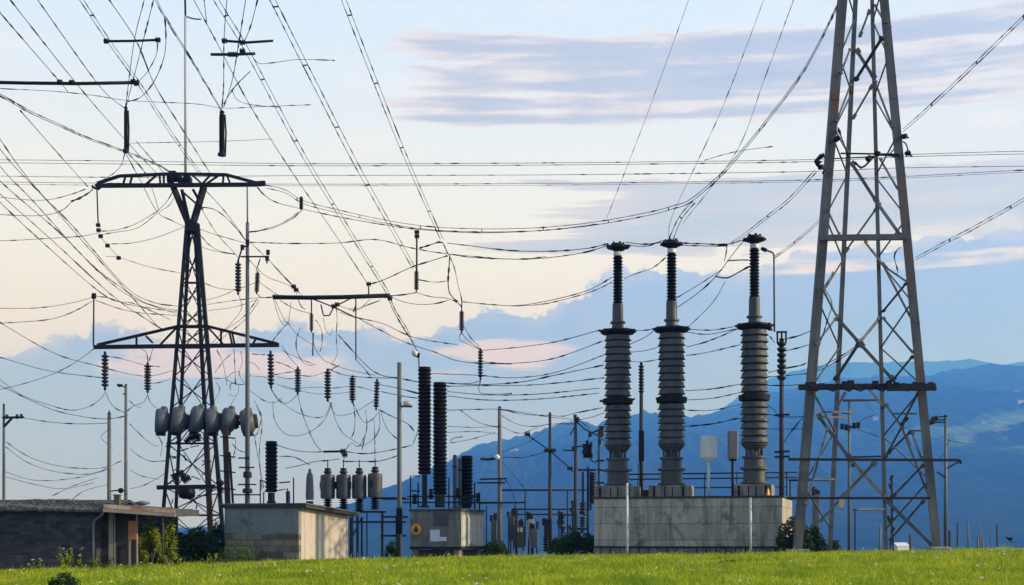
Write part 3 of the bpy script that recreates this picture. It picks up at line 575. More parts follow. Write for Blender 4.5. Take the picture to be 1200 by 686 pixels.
def bushing():
    t = thing('transformer_bushing', '', 'bushing', (0,0,0), 0, 'tall grey bushings on the concrete plinth')
    z = lambda y: (566 - y) * 69.0 / F                  # heights above the concrete base, from picture rows at that distance
    r = lambda w: w * 69.0 / F
    MB().lathe([(0,r(14)),(0.05,r(16)),(0.12,r(16)),(0.14,r(13)),(z(549),r(12.6)),(z(548.5),r(16.5)),(z(546),r(16.5)),(z(545.5),r(12)),(z(536),r(11.7)),(z(535.5),r(14)),(z(533),r(14)),(z(532.5),r(11))], seg=28).build('turret', M['enamel_dark'], t)
    MB().lathe([(z(533),r(6)),(z(525),r(6.5))], seg=16).build('stem', M['galv_thin'], t)
    for k in range(8): MB().tube([(r(9)*math.cos(k*.785+.2), r(9)*math.sin(k*.785+.2), z(533)), (r(9.6)*math.cos(k*.785+.2), r(9.6)*math.sin(k*.785+.2), z(522))], 0.045, 6).build('tie_rod', M['galv_thin'], t)
    MB().lathe([(z(526),r(9.5)),(z(523),r(12.4)),(z(520),r(15)),(z(519),r(15.2))] + bands(z(519), z(470), r(15.3), 6, 2), seg=32).build('lower_insulator', M['porc_grey'], t)
    m = MB().lathe([(z(470),r(13)),(z(469),r(17.5)),(z(464.5),r(18)),(z(463.5),r(15)),(z(461),r(13.5))], seg=32)
    for k in range(12): m.box((r(17)*math.cos(k*.52), r(17)*math.sin(k*.52), z(464)), (0.09,0.09,0.12), k*.52)
    m.bar((-r(15),0,z(466)), (-r(21.5),0,z(465)), 0.1).bar((r(15),0,z(466)), (r(20),0.1,z(462)), 0.08)
    m.build('middle_flange', M['steel_black'], t)
    MB().lathe([(z(461),r(13.5))] + bands(z(460.5), z(387), r(15.0), 9, 5), seg=32).build('upper_insulator', M['porc_grey'], t)
    m = MB().lathe([(z(387),r(12)),(z(386),r(19)),(z(383.5),r(21)),(z(381.5),r(20.5)),(z(380),r(12))], seg=24)
    for k in range(10): m.bar((r(17)*math.cos(k*.628+.1), r(17)*math.sin(k*.628+.1), z(383)), (r(22)*math.cos(k*.628+.1), r(22)*math.sin(k*.628+.1), z(382.5)), 0.14, 0.1)
    m.build('corona_flange', M['steel_black'], t)
    MB().lathe([(z(380),r(7)),(z(374),r(6.8)),(z(373.5),r(9)),(z(371.5),r(9)),(z(371),r(6.6)),(z(350.5),r(6.3)),(z(350),r(4.5))], seg=24).build('sleeve', M['enamel_dark'], t)
    MB().lathe(ribs(z(350), z(294), r(4.3), r(6.0), 15), seg=24).build('top_insulator', M['porc_black'], t)
    MB().lathe([(z(294),r(3.5)),(z(293.5),r(5.2)),(z(289),r(5.0)),(z(288.5),r(3.4))], seg=20).build('pale_ring', M['white_ring'], t)
    m = MB().lathe([(z(288.5),r(4.2)),(z(287),r(5.6)),(z(286.4),r(6)),(z(286),r(8.6)),(z(285),r(9)),(z(284.6),r(11.8)),(z(283.2),r(12.4)),(z(282.6),r(11.6)),(z(282.2),r(8.8)),(z(279.6),r(8.4)),(z(279),r(7))], seg=20)
    for k in range(9): m.bar((r(9.5)*math.cos(k*.7+.3), r(9.5)*math.sin(k*.7+.3), z(284)), (r(13.3)*math.cos(k*.7+.3), r(13.3)*math.sin(k*.7+.3), z(283.2)), 0.13, 0.1)
    for k in range(5): m.box((r(6.5)*math.cos(k*1.26), r(6.5)*math.sin(k*1.26), z(278.6)), (0.1,0.1,0.09))
    m.bar((r(7),0,z(284)), (r(14.5),0.1,z(282)), 0.09).bar((-r(7),0,z(284)), (-r(13),-0.1,z(281)), 0.09).bar((r(4),0,z(287)), (r(7),0,z(286)), 0.1)
    m.build('terminal_cap', M['steel_black'], t)
    return t
b0 = bushing()
b_sites = []
for i, (px, top, lab) in enumerate(((724, 566, 'tall grey ribbed bushing at the end of the plinth by the slim white post'), (787, 565.5, 'tall grey ribbed bushing in the middle of the plinth, beside the white box'), (884, 564, 'tall grey ribbed bushing nearest the grey lattice tower with a curved lamp arm'))):
    lx = lx_for(px, 1.5); loc = bl(lx, 1.5, BZ + 0.09 + 0.56); b_sites.append(loc)
    if i == 0: b0.location = loc; b0['label'] = lab
    else: dup(b0, loc, lab, rz=0.5*i)
def on_plinth(px, ly=2.3): return bl(lx_for(px, ly), ly, BZ + 0.088)

# ------------------------------------------------------------------ string and post insulators
def strings(name='string_insulator'):
    t = thing(name, '', 'insulator', (0,0,0), 0)       # hangs down from its origin, 2 m long
    MB().lathe([(0.0,0.035),(-0.05,0.075),(-0.16,0.07),(-0.18,0.03)][::-1], seg=12).build('cap', M['steel_black'], t)
    MB().lathe(ribs(-1.86, -0.17, 0.085, 0.20, 9, 0.5), seg=16).build('disc_stack', M['porc_dark'], t)
    MB().lathe([(-2.06,0.03),(-1.98,0.085),(-1.9,0.06),(-1.85,0.05)], seg=10).build('end_fitting', M['steel_black'], t)
    return t
S0 = strings(); s_used = [False]
def hang(px, y0, y1, Y, label, group, fat=1.0, tilt=0.0):
    loc = P(px, y0, Y); L = (y1-y0)/F*Y; k = L/2.06
    sc = (k*fat, k*fat, k)
    if not s_used[0]:
        s_used[0] = True; S0.location = loc; S0.scale = sc; S0['label'] = label; S0['group'] = group; S0.rotation_euler = (0, tilt, 0); return S0
    o = dup(S0, loc, label, sc, R.uniform(0,3), (0, tilt)); o['group'] = group; return o
TY = 100.0
G1 = 'hanging disc insulators'
hang(123, 412, 458, TY, 'dark disc insulator hung under the tip of the pylon crossarm facing the shed', G1, 0.95)
hang(173, 425, 461, TY, 'disc insulator hung by two wires between the crossarm tip and the pylon body', G1, 1.2)
hang(317, 411, 456, TY, 'dark disc insulator hung under the crossarm tip beyond the grey pole', G1, 0.9, 0.03)
hang(349, 430, 463, 96, 'short fat disc insulator first in the row below the hanging beam', G1, 1.2)
hang(384, 432, 471, 96, 'longest disc insulator of the row of four in the wire web', G1, 1.1)
hang(413, 440, 473, 96, 'disc insulator third in the row, over the grey canisters', G1, 1.25)
hang(442, 444, 481, 96, 'slim disc insulator last in the row, nearest the bare grey pole', G1, 0.95, -0.04)
hang(279, 305, 346, 95, 'disc insulator hung from the bracket arm of the tall grey pole', G1, 0.95)
hang(302, 318, 345, 95, 'short disc insulator just beyond the tall grey pole', G1, 1.15, 0.05)
hang(488, 316, 342, 88, 'disc insulator at the foot of a rod hung from the sagging heavy cable', G1, 1.15)
hang(541, 363, 390, 86, 'disc insulator hung on slack wires, upper of two stepping down', G1, 1.15)
hang(563, 408, 446, 86, 'rusty brown disc insulator hung on slack wires, lower of two stepping down', G1, 0.85)
hang(365, 366, 390, 90, 'disc insulator hung from a rod under the horizontal beam', G1, 1.05)
hang(353, 230, 247, 92, 'stubby black insulator clamped on the heavy cable near the pylon crossarm', G1, 1.5)
def strain(px, y0, y1, Y, w, label, seed):
    t = thing('strain_insulator', label, 'insulator', P(px, y0, Y)); k = Y/F; z = lambda f: P(0, lerp(y0, y1, f), Y).z; q = random.Random(seed)
    c = P(px, y0, Y); b_ = (c.x, c.y, 0)
    MB().lathe([(z(0.14),w*k*0.5),(z(0.12),w*k*0.9),(z(0.09),w*k*0.55),(z(0.05),w*k*0.8),(z(0.02),w*k*0.5),(z(0.0),w*k*0.15)], b_, seg=14).build('cap', M['steel_black'], t)
    MB().lathe(ribs(z(0.88), z(0.14), w*k*0.72, w*k*0.88, 14, 0.5), b_, seg=16).build('body', M['porc_black'], t)
    MB().lathe([(z(1.0),w*k*0.3),(z(0.98),w*k*1.25),(z(0.94),w*k*1.3),(z(0.91),w*k*0.95),(z(0.88),w*k*0.8)], b_, seg=16).build('foot', M['steel_black'], t)
    MB().tube([P(px+w*0.9, lerp(y0,y1,0.1), Y), P(px+w*1.25, lerp(y0,y1,0.5), Y), P(px+w*1.0, lerp(y0,y1,0.93), Y)], 0.05, 6).build('arcing_rod', M['steel_black'], t)
strain(147.5, 124, 180, 80, 2.8, 'slender black strain insulator hung from the long bar over the pylon', 1)
strain(260, 129, 184, 80, 3.9, 'thick black strain insulator hung beside the pale mast over the pylon', 2)

def post_ins(px, y_top, y_ins, y_base, Y, label, r=5.0, rp=2.2, n=8, base=None):
    k = Y/F; zb = base.z if base is not None else None
    loc = base if base is not None else Vector((P(px,0,Y).x, Y, ground(P(px,0,Y).x, Y)-0.2))
    t = thing('post_insulator', label, 'insulator', loc)
    zt = P(0, y_top, loc.y).z; zi = P(0, y_ins, loc.y).z; kk = loc.y/F
    MB().tube([loc, Vector((loc.x, loc.y, zi))], [rp*kk*1.15, rp*kk], 10).build('pole', M['pole_wood'], t)
    MB().lathe(ribs(zi, zt, r*kk*0.5, r*kk, n, 0.55), (loc.x, loc.y, 0), seg=16).build('ribbed_insulator', M['porc_dark'], t)
    MB().lathe([(zt,r*kk*0.4),(zt+0.08,r*kk*0.6),(zt+0.14,r*kk*0.3)], (loc.x, loc.y, 0), seg=12).build('cap', M['steel_black'], t)
    return t
a = post_ins(751, 428, 461, 0, 0, 'slim post insulator rising between two tall grey bushings', 3.4, 2.2, 9, on_plinth(751.5, 3.6))
m = MB().box((a.location.x-0.01, a.location.y-0.12, P(0,523,a.location.y).z), (6.5*KB, 0.2, 38*KB)); m.build('switch_box', M['steel_black'], a)
b = post_ins(914, 400, 446, 0, 0, 'post insulator with a caged head standing beside the grey lattice tower', 5.4, 2.6, 7, on_plinth(916, 0.8))
m = MB(); bz = P(0,398,b.location.y).z
for sx in (-1, 0, 1): m.box((b.location.x+sx*5*KB, b.location.y, bz+0.1), (0.05,0.2,0.55))
m.box((b.location.x, b.location.y, bz+0.35), (12*KB,0.22,0.06)); m.build('cage', M['steel_black'], b)
m = MB()
for y in (487, 530, 536): zz = P(0,y,b.location.y).z; MB().bar((b.location.x-0.35,b.location.y-0.1,zz), (b.location.x+0.35,b.location.y-0.1,zz+0.03), 0.09).build('clamp', M['steel_black'], b)

# boxes on the plinth
def box_on_post(px, y0, y1, w, Y_ly, name, label, mat, post=True):
    base = on_plinth(px, Y_ly); k = base.y/F; t = thing(name, label, 'equipment box', base)
    zt, zb = P(0,y0,base.y).z, P(0,y1,base.y).z
    MB().tube([base, Vector((base.x, base.y, zb))], 0.065, 10).build('post', M['white_paint'] if post else M['steel_dark'], t)
    MB().bbox((base.x, base.y, (zt+zb)/2), (w*k, 0.35, zt-zb), 0.03).build('cabinet', mat, t)
    MB().box((base.x, base.y-0.18, (zt+zb)/2), (w*k-0.14, 0.02, zt-zb-0.14)).build('door', mat, t)
    MB().bbox((base.x, base.y, zb-0.05), (w*k*0.7, 0.25, 0.09), 0.02).build('mount', M['white_paint'] if post else M['steel_dark'], t)
box_on_post(830.5, 511, 537, 19, 1.0, 'control_box', 'white control box on a slim white post between the bushings', M['white_paint'])
box_on_post(858.5, 505, 538, 11.5, 2.6, 'control_box', 'narrow grey control box raised beside the white one', M['grey_paint'], False)

# curved lamp standing on the flange of the bushing nearest the lattice tower
lb = b_sites[2]; yy = lb.y
t = thing('lamp_post', 'slender curved lamp arm rising from the bushing nearest the lattice tower', 'lamp', P(907, 388, yy))
MB().tube([P(907.5,389,yy), P(907,300,yy), P(906,297,yy), P(904,295.5,yy), P(898,293.5,yy)], 0.045, 8).build('arm', M['pole'], t)
MB().bar(P(905,386.5,yy), P(900,386.2,yy), 0.1).build('clamp', M['steel_black'], t)
MB().lathe([(0,0.04),(0.06,0.1),(0.28,0.09),(0.32,0.03)], P(899,294,yy), axis=(-0.93,0,0.36), seg=10, smooth=True).build('lamp_head', M['steel_black'], t)

# two white marker posts in front of the plinth
for px, y0, lab in ((735, 566, 'taller slim white post in front of the concrete plinth'), (879.5, 583, 'shorter slim white post in front of the concrete plinth')):
    Yp = 64.4; g = Vector((P(px,0,Yp).x, Yp, ground(P(px,0,Yp).x, Yp)-0.1))
    t = thing('marker_post', lab, 'post', g, 0, 'white posts along the plinth')
    MB().tube([g, Vector((g.x, g.y, P(0,y0,Yp).z))], 0.052, 10).build('shaft', M['white_paint'], t)
    MB().lathe([(0,0.054),(0.02,0.06),(0.05,0.04)], (g.x,g.y,P(0,y0,Yp).z), seg=10).build('cap', M['steel_dark'], t)

# ------------------------------------------------------------------ black bushings and grey tubes on the kiosk and the hut
def black_stack(px, y0, y1, ybase, Y, r, n, label, name='black_bushing', stem=2.2):
    base = P(px, ybase, Y); k = Y/F; t = thing(name, label, 'bushing', base)
    MB().lathe([(base.z,r*k*0.7),(base.z+0.08,r*k*0.8),(base.z+0.1,r*k*stem/5.5),(P(0,y1,Y).z-0.02,r*k*stem/5.5)], (base.x,base.y,0), seg=18).build('stem', M['steel_dark'], t)
    q = MB(); zt, zb = P(0,y0+2,Y).z, P(0,y1,Y).z
    q.lathe(ribs(zb, zt, r*k*0.84, r*k*1.06, n, 0.5), (base.x,base.y,0), seg=24).build('shed_stack', M['porc_black'], t)
    MB().lathe([(zt-0.02,r*k*0.6),(zt,r*k*0.95),(zt+0.06,r*k*0.95),(zt+0.08,r*k*0.3)], (base.x,base.y,0), seg=20).build('cap', M['steel_black'], t)
    return t
KZ = 599 - 3
black_stack(497.5, 430, 556, KZ-1, 69.0, 7.6, 28, 'taller jet black ribbed bushing on the concrete kiosk')
black_stack(515.5, 448, 580, KZ-1, 69.0, 8.0, 29, 'jet black ribbed bushing beside the taller one on the kiosk', stem=4.0)
black_stack(547, 534, 583, KZ, 70.2, 7.0, 11, 'short black ribbed bushing over the sunlit end of the kiosk', stem=5.0)
black_stack(318, 517, 577, 590, 64.5, 7.0, 13, 'short black ribbed bushing standing on the plastered hut', stem=3.2)
for px, y0, lab in ((533, 534, 'tall grey cooling tube in the middle of the kiosk roof'), (539, 538, 'shorter grey cooling tube next to the short black bushing')):
    q = P(px, KZ, 70.0); t = thing('cooling_tube', lab, 'tube', q, 0, 'grey tubes on the kiosk')
    MB().lathe([(q.z,0.13),(q.z+0.08,0.13),(q.z+0.09,0.1),(P(0,y0,70).z,0.1),(P(0,y0,70).z+0.04,0.05)], (q.x,q.y,0), seg=14, smooth=False).build('tube', M['porc_blue'], t)
    MB().lathe([(0,0.12),(0.08,0.12)], (q.x,q.y,P(0,y0+14,70).z), seg=14).build('collar', M['steel_dark'], t)
# pipe frame on the kiosk roof
t = thing('pipe_frame', 'thin dark pipe frame around the black bushings on the kiosk roof', 'frame', P(480, KZ, 69.6))
m = MB()
for pts in ([(481,596),(481,558),(492,558)], [(481,575),(492,576)], [(477,582),(560,582)], [(472,589),(566,589)], [(526,596),(526,560)], [(556,596),(556,566),(565,566)], [(490,596),(490,566)], [(562,600),(562,577)]):
    MB().tube([P(x,y,69.6) for x, y in pts], 0.035, 6).build('pipe', M['steel_dark'], t)
for x, y in ((486,589),(505,583),(537,582),(552,589),(560,588)): MB().lathe(ribs(-0.25,0.25,0.07,0.13,4,0.5), P(x,y-4,69.7), seg=10).build('small_insulator', M['porc_dark'], t)
# small gear on the hut roof
t = thing('roof_gear', 'small bushing stubs and pipes beside the black bushing on the hut roof', 'equipment', P(305, 591, 64.8))
m = MB()
for pts in ([(305,592),(305,562)], [(305,563),(312,565)], [(309,592),(309,577),(318,575)], [(326,575),(337,573),(337,592)], [(327,566),(340,565)], [(344,592),(344,560)]): MB().tube([P(x,y,64.8) for x, y in pts], 0.03, 6).build('pipe', M['steel_dark'], t)
MB().lathe([(0,0.1),(0.55,0.1),(0.6,0.06)], P(337.5,591,64.9), seg=12).build('stub', M['porc_blue'], t)
# blue-grey capsule on the hut
q = P(363, 594, 64.6); k = 64.6/F
t = thing('surge_arrester', 'blue grey capsule standing alone on the hut roof edge', 'arrester', q)
MB().lathe([(q.z-0.1,4.2*k),(q.z+0.25,4.2*k)], (q.x,q.y,0), seg=16).build('base', M['steel_black'], t)
MB().lathe([(P(0,586,64.6).z,4.6*k),(P(0,580,64.6).z,4.8*k),(P(0,562,64.6).z,4.2*k),(P(0,556,64.6).z,3.4*k),(P(0,553.5,64.6).z,1.8*k),(P(0,551,64.6).z,1.8*k),(P(0,549.5,64.6).z,0.8*k)], (q.x,q.y,0), seg=18).build('capsule', M['porc_blue'], t)

# ------------------------------------------------------------------ four grey canisters on a rack
CY = 78.0; kc = CY/F
rz_ = P(0, 600, CY).z
rk = thing('equipment_rack', 'dark steel rack behind the hut that carries the four grey canisters', 'rack', P(438, 652, CY))
for px, yt in ((411,606),(419,600),(448,600),(465,604)): MB().bar(P(px,yt,CY), Vector((P(px,0,CY).x, CY, ground(P(px,0,CY).x,CY)-0.2)), 0.13).build('upright', M['steel_dark'], rk)
for y, a, b_ in ((600,378,452),(606,448,478),(612,412,476),(628,446,476),(584,440,476)): MB().bar(P(a,y,CY+0.02), P(b_,y,CY+0.02), 0.11).build('crossbar', M['steel_dark'], rk)
MB().bar(P(412,632,CY+0.1), P(424,606,CY+0.1), 0.07).build('brace', M['steel_dark'], rk); MB().bar(P(424,652,CY+0.1), P(424,606,CY+0.1), 0.1).build('upright', M['steel_dark'], rk); MB().bar(P(430,652,CY+0.1), P(430,600,CY+0.1), 0.06).build('upright', M['steel_dark'], rk)
def canister():
    t = thing('canister', '', 'canister', (0,0,0), 0, 'grey canisters in a row')
    MB().lathe(ribs(0.0, 14*kc, 2.6*kc, 5.2*kc, 5, 0.5), seg=18).build('foot_insulator', M['porc_black'], t)
    MB().lathe([(14*kc,4*kc),(14.5*kc,8.2*kc),(18*kc,8.6*kc),(39*kc,8.6*kc),(42*kc,8*kc),(43*kc,4*kc)], seg=24).build('drum', M['enamel_dark'], t)
    MB().lathe([(43*kc,3.2*kc),(44*kc,3.4*kc),(45*kc,5*kc),(46.5*kc,4.8*kc),(47*kc,3.2*kc),(48*kc,3.2*kc),(48.5*kc,4*kc),(50*kc,3.8*kc),(50.5*kc,1*kc)], seg=16).build('cap', M['porc_dark'], t)
    MB().tube([(0,0,50*kc),(0,0,60*kc)], 0.03, 6).build('rod', M['steel_dark'], t)
    for s in (-1,1): MB().box((s*8.7*kc, 0, 30*kc), (0.06,0.12,0.4)).build('lug', M['steel_dark'], t)
    return t
c0 = canister()
for i, (px, lab) in enumerate(((384,'grey canister standing first in the row, next to the capsule on the hut'), (402.5,'grey canister second from the capsule on the hut'), (421,'grey canister third from the capsule on the hut'), (439.5,'grey canister last in the row, next to the bare grey pole'))):
    loc = P(px, 599 - (1.5 if i == 3 else 0), CY)
    if i == 0: c0.location = loc; c0['label'] = lab
    else: dup(c0, loc, lab, rz=0.4*i)
# ------------------------------------------------------------------ grey lattice tower
RY, RYB = 61.0, 64.6
def leg_px(which, y):
    a = {'L': (988, 936), 'R': (1036, 1098), 'l': (1003, 973), 'r': (1022, 1038)}[which]
    return a[0] + (a[1]-a[0]) * y / (634.0 if which == 'L' else 643.0)
def rt(px, y):                                          # a joint: takes the depth of the leg it sits on, else a depth between the faces
    best = None
    for w, Y in (('L',RY-0.0),('R',RY-0.0),('l',RYB),('r',RYB)):
        d = abs(px - leg_px(w, y))
        if d < 9 and (best is None or d < best[0]): best = (d, Y)
    return P(px, y, best[1] if best else (RY+RYB)/2)
def right_tower():
    gx_ = P(1015,0,RY).x; t = thing('lattice_tower', 'tall grey steel lattice tower with rust streaked legs standing in the meadow edge', 'tower', (gx_, RY, ground(gx_, RY)))
    TOP = -150
    for w, Y, wd_, mat in (('L',RY,0.36,'galv'),('R',RY,0.38,'galv'),('l',RYB,0.17,'galv_thin'),('r',RYB,0.17,'galv_thin')):
        a = P(leg_px(w, 655), 655, Y); b = P(leg_px(w, TOP), TOP, Y); a.z = ground(a.x, Y) - 0.3
        m = MB(); s = 1 if w in 'Rr' else -1
        m.angle(a, b, wd_, 0.05, -s, 1)
        # bolts and splice plates up the leg
        if w in 'LR':
            for k in range(14):
                f = (k+0.5)/14; c = a.lerp(b, f); m.box((c.x, c.y-0.035, c.z), (wd_*0.9 if k % 4 == 1 else 0.06, 0.024, 0.5 if k % 4 == 1 else 0.06))
                for q in (-0.12, 0.12): m.box((c.x+q, c.y-0.036, c.z+0.7), (0.04,0.02,0.04))
        m.build('leg', M[mat], t)
        if w in 'LR':
            MB().bbox((a.x, a.y, a.z+0.35), (0.9,0.9,0.5), 0.05).build('footing', M['plinth'], t)
    def beam(name, pts, h, mat, d=None):
        m = MB()
        for a, b in zip(pts[:-1], pts[1:]): m.bar(a, b, d or h, h)
        return m.build(name, M[mat], t)
    k = RY/F
    o = Vector((0,-0.06,0))
    beam('crossbeam', [P(960,279,RY-0.3), P(1062,278,RY-0.3)], 6.5*k, 'galv_thin', 0.2)
    beam('crossbeam', [P(936,454,RY-0.3), P(1096,453,RY-0.3)], 6.5*k, 'steel_dark', 0.22)
    beam('crossbeam', [P(1040,456.5,RY-0.55), P(1097,456,RY-0.55)], 4*k, 'steel_dark', 0.16)
    beam('crossbeam', [P(924,538.5,RY-0.25), P(1124,539.5,RY-0.25)], 3*k, 'steel_dark', 0.1)
    beam('crossbeam', [P(922,584,RY-0.25), P(1090,584,RY-0.25)], 2.8*k, 'steel_dark', 0.1)
    beam('crossbeam', [P(972,278,RYB+0.15), P(1050,278.5,RYB+0.15)], 4*k, 'galv_thin', 0.15)
    beam('crossbeam', [P(952,452,RYB+0.15), P(1060,452,RYB+0.15)], 4*k, 'galv_thin', 0.15)
    m = MB(); m.tube([P(1124,539.5,RY-0.25), P(1126,541,RY-0.25), P(1125.5,544,RY-0.25)], 0.05, 6).bar(P(1124,541,RY-0.2), P(1110,549,RY-0.2), 0.06); m.build('end_hook', M['steel_dark'], t)
    thick = [((1003,58),(1025,93)), ((1034,44),(1002,95)), ((1022,100),(999,140)), ((1025,95),(1046,150)), ((997,99),(980,143)), ((1019,12),(1007,44)), ((1025,6),(1038,28)), ((996,58),(985,87)),
      ((980,155),(994,180)), ((997,190),(1028,238)), ((1028,238),(1055,276)), ((1028,243),(990,296)), ((1031,186),(1052,222)), ((1013,283),(1036,312)), ((1036,312),(1062,330)), ((970,247),(984,276)),
      ((977,320),(964,340)), ((964,339),(981,372)), ((981,373),(1007,402)), ((1007,402),(1047,446)), ((1031,373),(1007,402)), ((1007,402),(978,446)), ((1062,332),(1034,366)), ((1034,372),(1070,414)), ((1070,417),(1046,446)),
      ((1034,309),(1067,372)), ((979,374),(956,404)), ((953,460),(978,505)), ((990,460),(976,488)), ((1076,460),(1056,499)), ((1019,457),(1037,478)), ((1037,473),(1056,499)), ((1056,499),(1063,517)),
      ((958,486),(996,538)), ((996,538),(1038,584)), ((1038,586),(1094,641)), ((1026,541),(986,584)), ((1063,517),(1086,576)), ((1063,489),(1036,538)), ((1083,586),(1042,634)), ((1083,544),(1046,582)), ((970,500),(944,592)), ((1068,505),(1040,532)), ((1068,505),(1080,539)), ((986,584),(960,612)), ((1096,0),(1096,0))]
    for i, (a, b) in enumerate(thick[:-1]):
        pa, pb = rt(*a), rt(*b); w = 0.13 if i in (0,1,9,10,18,19,20,21,33,34,35,36) else 0.085
        mb = MB().bar(pa, pb, w, w*0.55, up=(0,1,0))
        for c, d in ((pa, pb), (pb, pa)):
            e = c.lerp(d, min(0.25, 0.25/max(0.3, (d-c).length))); mb.bar(c + Vector((0,-0.08,0)), e + Vector((0,-0.08,0)), w*1.9, 0.03, up=(0,1,0))
        mb.build('brace', M['galv_thin' if i % 4 else 'galv'], t)
    lq = random.Random(19)                              # light lacing bars in the two narrow side faces
    for u, w_ in (('L','l'), ('R','r')):
        ys = [-60, -20, 22, 66, 112, 160, 208, 256, 306, 356, 408, 452, 508, 566, 622]
        for i, (y0, y1) in enumerate(zip(ys[:-1], ys[1:])):
            a_, b_ = (u, w_) if i % 2 else (w_, u); ya, yb = y0 + lq.uniform(-5,5), y1 + lq.uniform(-5,5)
            MB().bar(P(leg_px(a_, ya), ya, RY if a_ in 'LR' else RYB), P(leg_px(b_, yb), yb, RY if b_ in 'LR' else RYB), 0.06, 0.04).build('lacing_bar', M['galv_thin'], t)
    # small brackets carrying the wires at the leg
    q = random.Random(3)
    for (x, y) in ((963,183),(958,190),(962,196),(1028,180),(1018,186),(1060,160),(1064,180),(981,163)):
        p_ = P(x, y, RY-0.15); m = MB().lathe(ribs(-0.12,0.12,0.06,0.12,3,0.5), p_, axis=(q.uniform(-1,1),q.uniform(-1,1),q.uniform(-.6,.6)), seg=10); m.bar(p_, P(x+q.choice((-5,5)), y+q.uniform(-4,4), RY), 0.05); m.build('wire_bracket', M['steel_black'], t)
    for a, b, w in (((985,180),(1053,181),.06),((1030,181),(1054,183),.09),((978,186),(1024,184),.045)): MB().bar(P(*a,RY),P(*b,RY),w).build('wire_bar', M['steel_black'], t)
    for x in list(range(944, 1092, 9)): MB().box(P(x+q.uniform(-3,3), 450+q.uniform(-2,2), RY-0.3), (q.uniform(.1,.3),0.2,q.uniform(.08,.16))).build('clamp', M['steel_black'], t)
    for i in range(7):                                  # loops of cable tied along it
        x = 950+i*18+q.uniform(-4,4); s = q.choice((-1,1)); MB().tube([P(x,452,RY-0.45), P(x+4,452+s*5,RY-0.5), P(x+9,452+s*6.5,RY-0.5), P(x+14,452+s*3,RY-0.47), P(x+17,452,RY-0.45)], 0.035, 5).build('cable_loop', M['wire'], t)
    # rungs in the narrow side, and short stay pipes
    for (a, b) in (((947,483),(1000,483)),((944,489),(992,489)),((1047,485),(1074,485)),((987,469),(1034,469)),((940,562),(978,562)),((1000,597),(1036,597)),((1066,505),(1082,505))): MB().bar(rt(*a), rt(*b), 0.07).build('rung', M['galv_thin'], t)
    MB().box(P(986,591,RY+1.5), (0.24,0.03,0.42), 0.1).build('tag_plate', M['wood_pale'], t)
right_tower()

